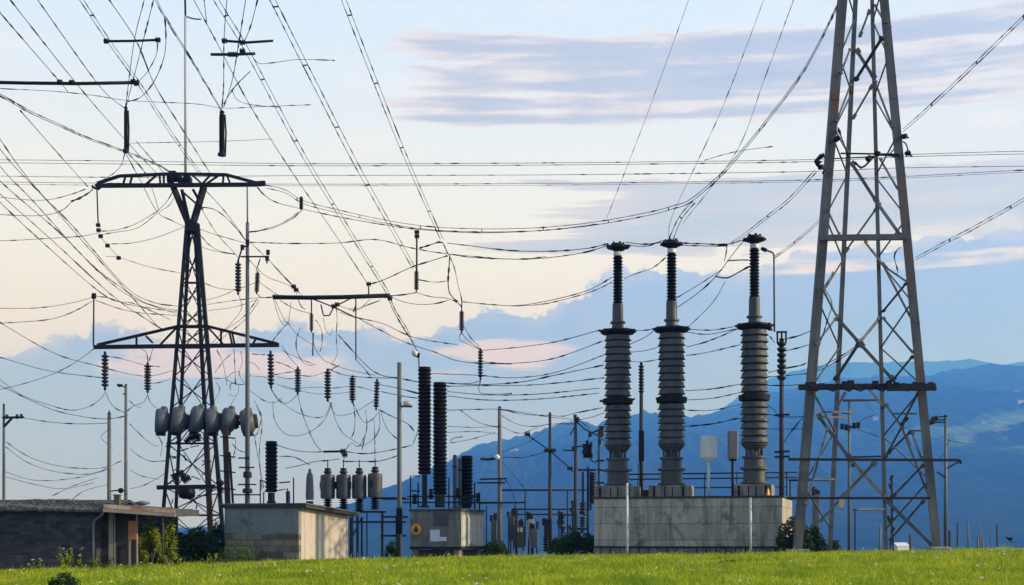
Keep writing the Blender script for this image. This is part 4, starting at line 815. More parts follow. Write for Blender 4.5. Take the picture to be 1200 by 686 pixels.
# ------------------------------------------------------------------ dark T shaped pylon
def pylon():
    k = TY/F; gx_ = P(225,0,TY).x; t = thing('lattice_pylon', 'dark T shaped lattice pylon with two crossarms behind the sheds', 'pylon', (gx_, TY, ground(gx_, TY)))
    YB = TY + 4.2
    def leg(w, y):
        d = (y-262)/378.0
        return {'L': 219-33*d, 'R': 231+33*d, 'l': 222-19*d, 'r': 228+20*d}[w]
    def yd(w, y):
        d = max(0, (y-262)/378.0); return {'L': TY + 1.6*(1-d), 'R': TY + 1.6*(1-d), 'l': TY + 2.2 + 2.0*d, 'r': TY + 2.2 + 2.0*d}[w]
    def pt(w, y): return P(leg(w, y), y, yd(w, y))
    for w, wd_, mat in (('L',0.27,'steel_dark'),('R',0.27,'steel_dark'),('l',0.25,'steel_dark'),('r',0.25,'steel_dark')):
        b = pt(w, 645); b.z = ground(b.x, b.y) - 0.3
        if w == 'r':
            MB().angle(pt(w, 262), pt(w, 508), wd_, 0.05, -1, 1).build('leg', M[mat], t); MB().angle(pt(w, 508), b, 0.36, 0.06, -1, 1).build('leg', M['rust'], t)['label'] = 'rusty brown lower leg'
        else: MB().angle(pt(w, 262), b, wd_, 0.05, 1 if w in 'Ll' else -1, 1).build('leg', M[mat], t)
    rows = [262, 296, 332, 362, 384, 408, 441, 478, 520, 571, 604, 645]
    for i, (a, b) in enumerate(zip(rows[:-1], rows[1:])):
        for u, v_ in (('L','R'),('l','r'),('L','l'),('R','r')):
            w = 0.10 if u+v_ == 'LR' else 0.08
            MB().bar(pt(u,a), pt(v_,b), w, w*0.7).build('brace', M['steel_dark'], t)
            if u+v_ in ('LR','lr'): MB().bar(pt(v_,a) + Vector((0,0.11,0)), pt(u,b) + Vector((0,0.11,0)), w, w*0.7).build('brace', M['steel_dark'], t)
    for y in (332, 384, 408, 520, 571, 604):
        h = 0.14
        for u, v_ in (('L','R'),('l','r'),('L','l'),('R','r')): MB().bar(pt(u,y) - Vector((0,0.12,0)), pt(v_,y) - Vector((0,0.12,0)), h).build('ring_beam', M['steel_dark'], t)
    MB().bar(P(184,571.5,TY-0.2), P(252,570.5,TY-0.2), 0.3).build('beam', M['steel_black'], t)
    # V fork and neck
    for (a, b, w) in (((203,219),(221,263),0.42), ((239,219),(226,263),0.42), ((213,222),(222,262),0.2), ((226,222),(236,240),0.16), ((214,225),(238,246),0.13)):
        MB().bar(P(*a, TY+1.0), P(*b, TY+1.7), w, w*0.7).build('fork_arm', M['steel_dark'], t)
    MB().box(P(224.5,265,TY+1.8), (0.8,0.8,0.55)).box(P(224.5,270,TY+1.8), (0.6,0.9,0.3)).build('neck', M['steel_black'], t)
    # top crossarm: box truss
    def arm(name, bot, top, struts, Y0, Y1, wb, wt_):
        root = MB().bar(P(*bot[0], Y0), P(*bot[1], Y0), wb, wb).build(name, M['steel_black'], t)
        MB().bar(P(*bot[0], Y1), P(*bot[1], Y1), wb, wb).build('bottom_chord', M['steel_black'], root)
        for Y in (Y0, Y1):
            m = MB(); pts = [P(x, y, Y) for x, y in top]
            for a, b in zip(pts[:-1], pts[1:]): m.bar(a, b, wt_)
            m.build('top_chord', M['steel_black'], root)
            for a, b in struts: MB().bar(P(*a, Y), P(*b, Y), 0.13).build('strut', M['steel_black'], root)
        return root
    arm('crossarm', ((113,218),(302,216.5)), [(114,215),(140,206.5),(200,204),(265,205),(302,215)],
        [((147,207),(144,217)),((183,206),(170,217)),((187,206),(188,217)),((192,206),(192,217)),((200,206),(204,217)),((212,206),(212,217)),((226,206),(238,217)),((246,206),(236,217)),((256,206),(240,217)),((262,206),(261,217)),((266,206),(270,216)),((155,206),(152,217)),((205,205),(200,217))], TY+0.3, TY+1.5, 0.26, 0.2)
    MB().bar(P(296,216,TY+0.8), P(311,215,TY+0.8), 0.42, 0.3).bar(P(113,216,TY+0.8), P(116,222,TY+0.8), 0.25).build('crossarm_tip', M['steel_black'], t)
    m = MB()
    for x in (199,203,207,212,218,222): m.box(P(x, 211+R.uniform(-3,3), TY+0.9), (0.25,0.8,0.45))
    m.box(P(202,203,TY+0.9), (0.5,0.4,0.25)).build('mast_base', M['steel_black'], t)
    arm('lower_crossarm', ((110,407),(327,404.5)), [(114,404.5),(207,383),(243,382.5),(325,403)],
        [((160,394),(160,405)),((171,394),(179,402)),((259,388),(259,405)),((269,390),(272,404)),((272,390),(275,404)),((207,384),(188,404)),((244,384),(262,404)),((300,397),(296,404))], TY-0.2, TY+1.2, 0.27, 0.19)
    # odds and ends hung on the lower body
    m = MB().lathe([(-0.3,0.25),(-0.2,0.55),(0.2,0.6),(0.5,0.5),(0.62,0.2)], P(219,580,TY-0.1), seg=16, smooth=True); m.build('black_drum', M['porc_black'], t)
    q = random.Random(8)
    for i in range(34):
        x, y = q.uniform(196, 250), q.uniform(515, 600); a = q.uniform(0, 6.28); l = q.uniform(3, 12)
        MB().bar(P(x,y,TY+q.uniform(-.3,3)), P(x+l*math.cos(a), y+l*math.sin(a)*0.8, TY+q.uniform(-.3,3)), q.uniform(0.05,0.12)).build('cable_stay', M['steel_black'], t)
    for x, y in ((227,512),(221,515),(232,513),(218,562),(213,556),(258,566),(259,574),(205,560)): MB().lathe(ribs(-q.uniform(.2,.4),q.uniform(.2,.4),0.12,0.26,4,0.5), P(x,y,TY+0.2), axis=(q.uniform(-1,1),0,q.uniform(-1,1)), seg=10).build('small_insulator', M['steel_black'], t)
pylon()
# leaning rusty post beside the pylon
g = Vector((P(267,0,98).x, 98, ground(P(267,0,98).x, 98)-0.3)); t = thing('rusty_post', 'dark rusty post leaning by the foot of the T shaped pylon', 'post', g)
MB().bar(P(267,592,98), P(264,500,98), 0.36, 0.3).bar(g, P(267,592,98), 0.36, 0.3).build('shaft', M['rust'], t)
for y in (512,534,552,572): MB().bar(P(258,y,97.7), P(276,y+2,97.7), 0.09).build('arm', M['steel_black'], t)
MB().bar(P(269,530,97.8), P(273,590,97.8), 0.14).build('stay', M['steel_black'], t)

# pale mast rising out of the pylon
t = thing('mast', 'thin pale mast rising above the T shaped pylon out of the picture', 'mast', P(217.5, 204, TY+0.9))
MB().tube([P(217.5,205,TY+0.9), P(217.3,19,TY+0.9)], [0.10,0.09], 10).build('tube', M['mast'], t)
MB().tube([P(217.3,19,TY+0.9), P(216,-40,TY+0.9)], 0.07, 8).build('top_rod', M['steel_black'], t)
MB().tube([P(217.3,19,TY+0.9), P(222,21,TY+0.9), P(228,22.5,TY+0.9), P(235.5,22.8,TY+0.9)], 0.05, 6).build('side_rod', M['steel_black'], t)

# six grey drums in a row on the pylon
def drum():
    t = thing('drum', '', 'drum', (0,0,0), 0, 'grey drums on the pylon'); r = 15*TY/F
    MB().lathe([(-0.66,0.1*r),(-0.63,0.4*r),(-0.55,0.66*r),(-0.42,0.84*r),(-0.25,0.95*r),(-0.05,1.0*r),(0.12,1.0*r),(0.26,0.95*r),(0.36,0.82*r),(0.38,0.3*r)], axis=(-1,-0.25,0), seg=28, smooth=True).build('shell', M['enamel'], t)
    MB().lathe([(-0.80,0.2*r),(-0.78,0.55*r),(-0.56,0.60*r)], axis=(-1,-0.25,0), seg=20).build('hub', M['rust'], t)
    m = MB()
    m.bbox((0.22,0.04,r*0.9), (0.42,0.6,0.5), 0.1); m.build('hood', M['enamel'], t)
    m = MB().bbox((0.06,0,-r*0.93), (0.55,0.85,0.3), 0.1); m.build('foot', M['porc_black'], t)  # black block stands in for the shadow on the drum's underside
    return t
d0 = drum()
for i, (px, y, lab) in enumerate(((188,494,'grey drum hanging clear of the pylon on the shed facing end of the row'), (207,493,'grey drum second along the row, tall hooded, over the pylon leg'), (229,492,'grey drum third along the row, in the middle of the pylon'), (247.5,494,'grey drum with a rust red rim, over the inner pylon leg'), (266,493,'grey drum just off the pylon leg, next to the last'), (288.5,495,'grey drum in front of the tall grey pole, last of the row'))):
    loc = P(px, y, TY-1.2); sc = (1.0, 1.0, (1.0,1.06,1.08,1.02,1.0,0.98)[i])
    if i == 0: d0.location = loc; d0['label'] = lab; d0.rotation_euler = (0, 0.05, 0)
    else: o = dup(d0, loc, lab, sc, 0.08*((i*7)%5-2), (0, (0.05,0.14,0.2,-0.1,0.13,-0.12)[i]))
t = thing('drum_beam', 'dark beam carrying the six grey drums across the pylon', 'beam', P(238, 495, TY-0.95))
MB().bar(P(182,495,TY-0.7), P(293,496,TY-0.7), 0.3).build('beam', M['steel_black'], t)
for x in (200,218,238,257,277): MB().bbox(P(x,497,TY-0.9), (0.3,0.5,0.55), 0.05).build('clamp', M['rust'], t)

# ------------------------------------------------------------------ poles
def pole(px, y_top, Y, r, label, mat='pole', cap=True, name='utility_pole', top_r=None, cat='pole', lean=0):
    x = P(px,0,Y).x; g = Vector((x, Y, ground(x, Y)-0.3)); t = thing(name, label, cat, g); top = P(px+lean, y_top, Y); k = Y/F
    MB().tube([g, top], [r*k*1.12, (top_r or r)*k], 12).build('shaft', M[mat], t)
    if cap: MB().lathe([(-0.02,(top_r or r)*k*1.05),(0.05,(top_r or r)*k*0.9),(0.1,0.03)], top, seg=12).build('cap', M['steel_dark'], t)
    return t
def bars(t, name, Y, segs, w=0.09, mat='steel_dark', dy=-0.15):
    for a, b in segs: MB().bar(P(*a, Y+dy), P(*b, Y+dy), w).build(name, M[mat], t)
def knobs(t, name, Y, pts, r=0.12, h=0.4, mat='porc_dark', axis=(0,0,1), dy=-0.15, n=4):
    for x, y in pts: MB().lathe(ribs(-h/2, h/2, r*0.5, r, n, 0.5), P(x, y, Y+dy), axis=axis, seg=10).build(name, M[mat], t)
p1 = pole(290, 262, 95, 2.9, 'tall pale grey pole standing close beside the T shaped pylon', top_r=2.0)
MB().tube([P(290,262,95), P(289.7,219,95)], 0.05, 6).build('rod', M['pole'], p1)
bars(p1, 'bracket', 95, (((283,290),(290,288.5)),((282,301),(315,301)),((279,306),(284,290)),((279,568),(300,568)),((272,580),(306,580)),((280,548),(298,548)),((279,537),(292,537)),((312,301),(313,309))), 0.09)
knobs(p1, 'pin_insulator', 95, ((290,284),(313,303),(314,296),(284,290)), 0.15, 0.35)
m = MB().lathe([(0,0.3),(0.08,0.35),(0.3,0.3)], P(290,578,95), seg=14).lathe([(0,0.27),(0.1,0.3),(0.4,0.27)], P(290,560,95), seg=14); m.build('collar', M['steel_dark'], p1)
p = pole(128, 485, 90, 2.6, 'blunt concrete pole behind the porch of the brick shed', top_r=2.1)
MB().tube([P(128,486,90), P(128,481,90)], 0.04, 6).build('pin', M['steel_dark'], p)
p = pole(147.5, 452, 88, 2.3, 'thin pole with a lamp arm next to the blunt concrete pole', top_r=1.6)
bars(p, 'lamp_arm', 88, (((147,454),(140,452)),((147,462),(144,462))), 0.07); MB().lathe([(-0.08,0.06),(0.0,0.2),(0.1,0.16)], P(140.5,452.3,87.8), seg=12, smooth=True).build('lamp_head', M['steel_black'], p)
bars(p, 'step', 88, (((147,580),(147,578)),((139,575),(147,575))), 0.06)
p = pole(4.5, 475, 92, 1.9, 'grey pole with one short crossarm above the shed roof at the frame edge', top_r=1.4)
bars(p, 'crossarm', 92, (((3,489.5),(28,489.3)),((5,500),(14,490))), 0.13); knobs(p, 'pin_insulator', 92, ((25,488),(20,488.5),(8,488.5)), 0.11, 0.3)
p = pole(468, 425, 72, 2.6, 'bare grey pole standing just in front of the kiosk with black bushings', cap=False, top_r=2.5)
MB().box(P(468,611,71.7), (0.3,0.25,1.3)).build('junction_box', M['steel_black'], p)
p = pole(585.5, 478, 96, 2.6, 'grey pole with rust patches just beyond the concrete kiosk', 'pole_rusty', top_r=2.1)
bars(p, 'crossarm', 96, (((562,562),(594,561)),((560,566),(592,566)),((560,590),(616,589)),((563,538),(582,538)),((585,500),(585,498))), 0.11)
knobs(p, 'pin_insulator', 96, ((566,538),(571,538.5),(576,538)), 0.11, 0.3, axis=(1,0,0.1)); MB().lathe([(-0.12,0.08),(0,0.19),(0.12,0.18),(0.24,0.07)], P(582.5,537,95.8), seg=12, smooth=True).build('white_insulator', M['white_ring'], p)
p = pole(644.5, 485, 97, 2.2, 'dark wooden pole with wide guy struts in the middle of the back yard', 'pole_wood', top_r=1.6)
bars(p, 'strut', 97, (((644,528),(618,510)),((645,529),(668,549)),((668,549),(676,558)),((645,530),(640,528))), 0.075)
knobs(p, 'pin_insulator', 97, ((618,509),(641,528),(648,528),(668,549)), 0.16, 0.4, axis=(1,0,0))
m = MB().box(P(642,621,96.8), (0.5,0.4,1.4)).box(P(638,612,96.8), (0.3,0.3,0.5)).lathe(ribs(-0.5,0.5,0.1,0.22,5,0.5), P(640,638,96.7), seg=10); m.build('switch_gear', M['steel_black'], p)
p = pole(674.5, 491, 94, 2.2, 'dark wooden pole with twig like arms left of the plinth bushings', 'pole_wood', top_r=1.8)
bars(p, 'arm', 94, (((674,493),(685,503)),((685,503),(694,508)),((694,508),(704,503)),((674,500),(668,510)),((674,524),(690,522)),((660,528),(676,528)),((660,604),(676,604))), 0.085)
knobs(p, 'pin_insulator', 94, ((674,489),(677,492),(672,526),(692,509)), 0.14, 0.35)
p = pole(689, 547, 92, 1.4, 'thin dark post below the black switch box', 'steel_dark', name='switch_post', top_r=1.3, cap=False)
bars(p, 'bracket', 92, (((677,551),(698,551)),((683,553),(683,600)),((692,553),(692,598)),((676,620),(690,620)),((679,601),(686,604))), 0.13)
knobs(p, 'insulator_stack', 92, ((695,560),(695,572),(695,584),(683,595),(683,612)), 0.22, 0.7)
p = pole(702, 503, 93, 1.3, 'slim post with a rusty cross head just left of the plinth bushings', 'pole_wood', name='cross_post', cap=False)
MB().box(P(704.5,506,92.9), (0.3,0.25,0.7)).box(P(703,518,92.9), (0.14,0.2,0.3)).build('head', M['rust'], p); bars(p, 'arm', 93, (((700,550),(708,552)),((699,540),(708,540)),((698,566),(708,566))), 0.12)
t = thing('switch_box', 'small black switch box hung in the air between wires by the plinth', 'switch', P(689, 528, 92))
MB().bbox(P(688.5,529,92), (0.55,0.5,0.85), 0.05).build('case', M['porc_black'], t); m = MB()
for x, y in ((684.5,523),(692.5,521),(684,530),(693,534),(688,519)): MB().lathe(ribs(-0.15,0.15,0.06,0.12,3,0.5), P(x,y,91.8), seg=8).build('bushing', M['porc_black'], t)
MB().tube([P(691,537,92), P(695,541,92), P(699,542,92)], 0.04, 6).build('lead', M['porc_black'], t)
bars(t, 'hanger', 92, (((689,521),(690,508)),), 0.05, dy=0)
p = pole(995, 470, 84, 1.7, 'thin pole seen through the legs of the grey lattice tower', top_r=1.4, mat='pole')
bars(p, 'crossarm', 84, (((986,484),(996,484)),((988,470),(1033,469)),((990,501),(1004,500)),((996,536),(1033,535))), 0.1); knobs(p, 'pin_insulator', 84, ((987,500),(992,501),(1001,499),(1006,498.5),(1000,544)), 0.14, 0.35)
p = pole(1108, 488, 80, 2.0, 'slim grey pole just beyond the outer leg of the lattice tower', top_r=1.7)
bars(p, 'crossarm', 80, (((1091,492.5),(1108,492)),((1093,495),(1108,495)),((1100,489),(1110,488)),((1108,560),(1098,553))), 0.075); knobs(p, 'strain_insulator', 80, ((1091,495),(1095,491)), 0.16, 0.4, axis=(1,0,0.3))
# fence posts beyond the crest, and loose stakes
fp = [(1113,622,70,1.5,'thicker dark fence post right behind the slim grey pole'), (1122,612,74,0.9,'dark bare fence post, next after the slim grey pole'), (1135,612,74,1.0,'pale bare fence post in the middle of the row in the meadow'), (1146,629,72,1.2,'short weathered stake between two taller fence posts'), (1148.5,613,76,0.8,'thin grey fence post right behind the short stake'), (1161,615,80,0.6,'faintest thin fence post of the row'), (1169,614,74,1.0,'dark fence post, farthest along toward the frame edge'), (1067,626,72,1.2,'short dark stake between the legs of the lattice tower'), (1031,616,74,1.3,'grey stake beside the inner leg of the lattice tower'), (1151,628,77,1.0,'low pale post next to the short weathered stake')]
for px, y, Y, r, lab in fp:
    o = pole(px, y, Y, r, lab, 'pole_wood' if 'dark' in lab else 'pole', False, 'fence_post', cat='post', lean=R.uniform(-0.8,0.8)); o['group'] = 'posts beyond the meadow'
    MB().lathe([(-0.02,r*Y/F*1.02),(0.03,r*Y/F*0.6)], P(px,y,Y), seg=8)

# ------------------------------------------------------------------ yard behind: bus pipes and small gear
def bus(px0, px1, y, Y, label, drops=(), r=0.05):
    t = thing('bus_pipe', label, 'pipe', P(px0, y, Y), 0, 'thin pipes across the yard')
    MB().tube([P(px0,y,Y), P(px1,y,Y)], r, 6).build('pipe', M['steel_dark'], t)
    for x, y2 in drops: MB().tube([P(x,y,Y), P(x,y2,Y)], r*0.8, 6).build('post', M['steel_dark'], t)
bus(588, 690, 574.5, 98, 'topmost long pipe crossing between the rusty pole and the plinth', ((615.5,640),(665,650)), 0.06)
bus(600, 688, 597, 99, 'second long pipe crossing behind the dark wooden pole', ((606,650),(655,650)))
bus(604, 672, 603, 101, 'lowest pipe crossing behind the dark wooden pole', ((620,650),(671,650)))
bus(556, 616, 589, 97.5, 'short pipe running from the kiosk past the rusty pole', ((557,650),(604,604)))
bus(448, 480, 585, 80, 'short pipe from the last canister to the bare grey pole')
bus(1000, 1036, 597.5, 82, 'low pipe crossing inside the lattice tower legs', ((1002,645),))
bus(924, 978, 563, 75, 'pipe running from the plinth into the lattice tower', ((926,640),))
cabs = [(602,607,640,10,'pale','slim dark cabinet at the end of the gear cluster under the rusty pole'), (609,617,650,13,'dark','tall dark transformer cabinet with pale labels in the gear cluster'), (599,605,642,8,'dark','black switchgear frame standing against the rusty pole'), (622,609,640,7,'wood','brownish narrow cabinet at the top of the gear cluster'), (626,620,650,9,'pale','grey cabinet at the outer end of the gear cluster'), (579,611,645,7,'dark','black insulator frame between the kiosk and the rusty pole'), (658,600,650,6,'thin','thin dark switch column beside the dark wooden pole'), (671,592,650,5,'thin','thin dark switch column between two wooden poles'), (1045,560,640,4,'thin','thin switch column behind the inner tower leg'), (956,580,640,7,'pale','grey cabinet on a post behind the bush by the plinth')]
for i, (px, y0, y1, w, kind, lab) in enumerate(cabs):
    Y = 103 - i*0.6; k = Y/F; t = thing('switch_cabinet', lab, 'switchgear', Vector((P(px,0,Y).x, Y, ground(P(px,0,Y).x,Y))))
    mat = {'pale':'porc_blue','dark':'enamel_dark','wood':'wood_pale','thin':'steel_dark'}[kind]; zt, zb = P(0,y0,Y).z, P(0,y1-8,Y).z; x = P(px,0,Y).x
    if kind != 'thin':
        MB().bbox((x,Y,(zt+zb)/2), (w*k,0.6,zt-zb), 0.04).build('cabinet', M[mat], t)
        MB().box((x,Y-0.31,(zt+zb)/2), (w*k*0.8,0.02,(zt-zb)*0.85)).build('door', M[mat], t)
        if i == 1:
            for s in (-0.12, 0.12): MB().box((x+s, Y-0.33, zt-0.25), (0.16,0.02,0.3)).build('plate', M['white_paint'], t)
    m = MB(); q = random.Random(i)
    for s in (-0.35, 0.35): MB().box((x+s*w*k, Y, (zb+ground(x,Y)-0.3)/2), (0.1,0.1,zb-ground(x,Y)+0.3)).build('leg', M['steel_dark'], t)
    if kind == 'thin': MB().box((x,Y,(zt+zb)/2), (w*k*0.35,0.2,zt-zb)).build('column', M['steel_dark'], t)
    for j in range(4 if kind != 'thin' else 7):
        xx = x + q.uniform(-0.5,0.5)*w*k; zz = zt if kind != 'thin' else q.uniform(zb, zt)
        MB().lathe(ribs(-0.05, q.uniform(0.3,0.6), 0.07, 0.13, 4, 0.5), (xx, Y-0.1, zz), axis=(q.uniform(-.6,.6) if kind=='thin' else 0, 0, 1), seg=8).build('insulator', M['porc_dark'], t)

# hanging beams and spreader bars in the wire web
def hbar(name, label, pts, Y, r, extra=(), knob=()):
    t = thing(name, label, 'beam', P(*pts[0], Y))
    MB().tube([P(*p_, Y) for p_ in pts], r, 8).build('bar', M['steel_black'], t)
    if knob: knobs(t, 'clamp', Y, knob, 0.16, 0.3, 'steel_black', (1,0,0), 0, 3)
    if extra:
        m = MB()
        for a, b in extra: MB().tube([P(*a, Y), P(*b, Y)], r*0.3, 6).build('hanger', M['steel_black'], t)
hbar('hanging_beam', 'black horizontal beam hung in the wires between the pylon and the bushings', [(320,348.5),(360,349),(400,348.5),(457,346.5)], 90, 0.14, (((365,349),(365,368)),((367,390),(366.5,417)),((417,350),(417,422)),((365,350),(391,360)),((391,360),(411,350)),((391,360),(416,372)),((376,357),(379,370)),((379,370),(386,370)),((386,370),(391,360)),((414,366),(417,358)),((432,345),(432,334))), ((322,348),(330,348.5),(452,347),(457,350),(391,359),(395,357),(344,336),(347,340),(432,333)))
hbar('spreader_bar', 'long black bar reaching in from the frame edge high over the pylon', [(-40,96),(30,97.5),(90,98.2),(158,97)], 80, 0.10, (), ((70,96.5),(84,96.8),(156,96),(160,98)))
hbar('spreader_bar', 'short bar with a knob at each end, topmost above the pylon', [(124,48.5),(155,48.2),(185,47)], 82, 0.075, (), ((124.5,48.5),(185,47)))
hbar('spreader_bar', 'upper of two crossed short bars beside the pale mast', [(262,48),(290,50),(320,48)], 80, 0.075, (), ((263,48),(284,50)))
hbar('spreader_bar', 'lower of two crossed short bars beside the pale mast', [(247,64),(272,64.2),(299,63)], 80.5, 0.085, (), ((270,64),(276,64),(284,60)))
hbar('cable_joint', 'short black joint bar floating over the grey canisters', [(379,529.5),(395,529.3),(404,529)], 79, 0.06, (), ((402,529),(404,533)))
hbar('hanging_rod', 'black rod hung from the heavy cable above a disc insulator', [(488.5,272),(488.3,318)], 88, 0.055, (), ((488.5,272),(488.6,277)))
hbar('hanging_rod', 'thin rod hung under the tip of the top crossarm facing the shed', [(113.5,220),(115,262)], TY, 0.05, (((116,276),(130,292)),((130,292),(139,302))), ((115,264),(115.5,270),(118,277),(126,288),(139,302.5)))
hbar('wire_post', 'slim upright rod on the lower crossarm tip carrying slack wires', [(109.5,406),(110,345)], TY, 0.055, (), ((110,348),(110,346)))
# lamp bulb hanging over the tall black bushing
t = thing('hanging_lamp', 'small pale lamp hung on a wire over the taller black kiosk bushing', 'lamp', P(488, 412, 69))
MB().lathe([(-0.12,0.05),(-0.08,0.15),(0.05,0.2),(0.14,0.12),(0.17,0.04)], P(486.5,414,69), axis=(-0.8,0,-0.5), seg=14, smooth=True).build('glass', M['lamp_glass'], t)
MB().lathe([(-0.1,0.07),(0.1,0.1),(0.14,0.05)], P(490,417,69), axis=(0,0,1), seg=10).tube([P(490.5,417,69), P(491,430,69)], 0.03, 5).build('socket', M['steel_black'], t)
t = thing('hanging_lamp', 'small pale lamp on a short arm off the bare grey pole', 'lamp', P(470, 472, 72))
bars(t, 'arm', 72, (((469,476.5),(483,476.5)),), 0.09, dy=0); MB().lathe([(-0.2,0.05),(-0.15,0.14),(0.15,0.14),(0.2,0.06)], P(477,473.2,72), axis=(1,0,0.05), seg=12, smooth=True).build('glass', M['lamp_glass'], t)
# ------------------------------------------------------------------ bushes and weeds
def leaves(mb, c, rad, n, size, q, squash=0.8):
    for _ in range(n):
        d = Vector((q.gauss(0,1), q.gauss(0,1), q.gauss(0,1))).normalized() * (q.random() ** 0.45)
        p = Vector(c) + Vector((d.x*rad[0], d.y*rad[1], d.z*rad[2]))
        s = size * q.uniform(0.6, 1.4); u = Vector((q.gauss(0,1), q.gauss(0,1), q.gauss(0,.7))).normalized(); w = u.orthogonal().normalized(); w = (Matrix.Rotation(q.uniform(0,6.28), 3, u) @ w)
        mb.add([p - u*s, p + w*s*0.42, p + u*s, p - w*s*0.42], [(0,1,2,3)])
def bush(name, label, cat, px, y_base, y_top, Y, wpx, mat, n=900, size=0.1, lobes=7, seed=1, group=None, upright=False):
    q = random.Random(seed); k = Y/F; x = P(px,0,Y).x; g = ground(x, Y); H = P(0,y_top,Y).z - g; W = wpx*k
    t = thing(name, label, cat, (x, Y, g), 0, group); mb = MB(); st = MB()
    for i in range(lobes):
        f = q.random() if not upright else (i+0.5)/lobes
        cx = x + q.uniform(-0.36,0.36)*W*(1 if not upright else (1-f*0.75)); cz = g + H*(0.12 + 0.72*f) * (1 if upright else (1 - 0.55*abs(cx-x)/(W*0.5+1e-6)))
        cy = Y + q.uniform(-0.3,0.3)*W*0.8; r = W*q.uniform(0.14,0.27)*(1 if not upright else (1.1-0.8*f))
        leaves(mb, (cx,cy,cz), (r, r, r*q.uniform(0.8,1.3)), n//lobes, size, q)
        st.tube([Vector((x + q.uniform(-.1,.1)*W, Y, g-0.1)), Vector((lerp(x,cx,.6), lerp(Y,cy,.6), g+(cz-g)*0.55)), Vector((cx,cy,cz))], [0.05,0.03,0.012], 5)
    for _ in range(n//10):                              # stray sprays that break the outline
        a = q.uniform(0, math.pi); leaves(mb, (x + math.cos(a)*W*0.5*q.uniform(.7,1.08), Y+q.uniform(-.3,.3)*W, g + H*(0.25+0.75*math.sin(a))*q.uniform(.6,1.0)*(1 if not upright else 0.55)), (size*1.3,)*3, 3, size*0.9, q)
    mb.build('foliage', M[mat], t); st.build('stem', M['bark'], t); return t
bush('bush', 'bright yellow green bush under the porch roof of the brick shed', 'bush', 176, 662, 608, 60.0, 26, 'leaf_yellow', 2600, 0.085, 9, 2)
bush('bush', 'yellow green leggy bush behind the porch post', 'bush', 198, 660, 601, 60.4, 17, 'leaf_yellow', 1300, 0.085, 7, 3)
bush('bush', 'dark olive bush filling the shade behind the porch', 'bush', 184, 662, 598, 66, 36, 'leaf_mid', 2200, 0.09, 9, 4)
bush('bush', 'broad dark green bush between the porch and the plastered hut', 'bush', 232, 658, 619, 63.4, 62, 'leaf_dark', 5200, 0.085, 14, 5)
bush('bush', 'dark green bush rising against the corner of the plastered hut', 'bush', 254, 658, 612, 64, 24, 'leaf_dark', 2400, 0.08, 9, 15)
bush('bush', 'pointed dark shrub between the broad bush and the porch roof', 'bush', 211, 658, 616, 64, 15, 'leaf_dark', 1400, 0.08, 7, 16, None, True)
bush('weed_patch', 'dry brownish weeds along the stone base of the plastered hut', 'weeds', 278, 656, 634, 61.3, 44, 'leaf_mid', 700, 0.06, 8, 6)
bush('bush', 'pointed dark green bush at the corner of the concrete plinth', 'bush', 931, 650, 606, 63.4, 40, 'leaf_dark', 4200, 0.085, 14, 7)
bush('bush', 'smaller dark bush between the plinth corner and the tower leg', 'bush', 953, 650, 616, 64.0, 24, 'leaf_dark', 2200, 0.08, 9, 8)
bush('bush', 'low round bush between the kiosk and the rusty pole', 'bush', 580, 654, 633, 71, 34, 'leaf_mid', 1700, 0.085, 8, 9)
bush('bush', 'small upright shrub between the rack and the bare grey pole', 'bush', 460, 653, 635, 71, 17, 'leaf_mid', 900, 0.08, 6, 10)
bush('bush', 'bushy growth against the end of the concrete plinth', 'bush', 677, 654, 620, 71, 50, 'leaf_dark', 2400, 0.09, 11, 11)
bush('bush', 'thin dark shrub under the dark wooden pole', 'bush', 655, 654, 630, 75, 26, 'leaf_dark', 1300, 0.085, 7, 12)
bush('bush', 'little shrub among the legs of the lattice tower', 'bush', 976, 650, 634, 65, 18, 'leaf_dark', 700, 0.08, 6, 13)
def weed(px, y_top, Y, label, n=7, seed=1, flower=False, spread=0.5, mat='leaf_yellow'):
    q = random.Random(seed); x = P(px,0,Y).x; g = ground(x, Y); H = P(0,y_top,Y).z - g; t = thing('tall_weed', label, 'weed', (x,Y,g)); st = MB(); lf = MB(); fl = MB()
    for i in range(n):
        h = H*q.uniform(0.55,1.0); tip = Vector((x+q.uniform(-1,1)*spread, Y+q.uniform(-1,1)*spread*.6, g+h)); b = Vector((x+q.uniform(-.5,.5)*spread, Y+q.uniform(-.3,.3), g-0.05)); md = b.lerp(tip,.5)+Vector((q.uniform(-.05,.05),0,0))
        st.tube([b, md, tip], [0.012,0.01,0.005], 4)
        for j in range(16): f = q.uniform(0.25,1); c = b.lerp(tip, f); leaves(lf, c, (0.09,0.09,0.05), 1, 0.085*(1.2-f*.5), q)
        if flower: leaves(fl, tip, (0.05,0.05,0.03), 5, 0.04, q)
    st.build('stem', M['leaf_mid'], t); lf.build('foliage', M[mat], t)
    if flower: fl.build('flower_head', M['petal'], t)
weed(76, 640, 56.8, 'leafy yellow green weed growing against the dark brick wall', 9, 21)
weed(85, 642, 56.9, 'weed in flower just beside the leafy one against the brick wall', 6, 22, True, 0.4)
weed(103, 651, 56.9, 'small weed at the foot of the downpipe', 5, 23)
weed(42, 655, 56.6, 'pale seed headed weed low against the dark brick wall', 5, 24, True, 0.4)
weed(121, 652, 56.7, 'little dark leaved weed in front of the shed door', 6, 25, False, 0.35, 'leaf_dark')
weed(201, 650, 57.5, 'small weed at the foot of the porch post', 5, 26)
weed(249, 648, 58, 'spindly weed in front of the broad dark bush', 4, 27, False, 0.3)

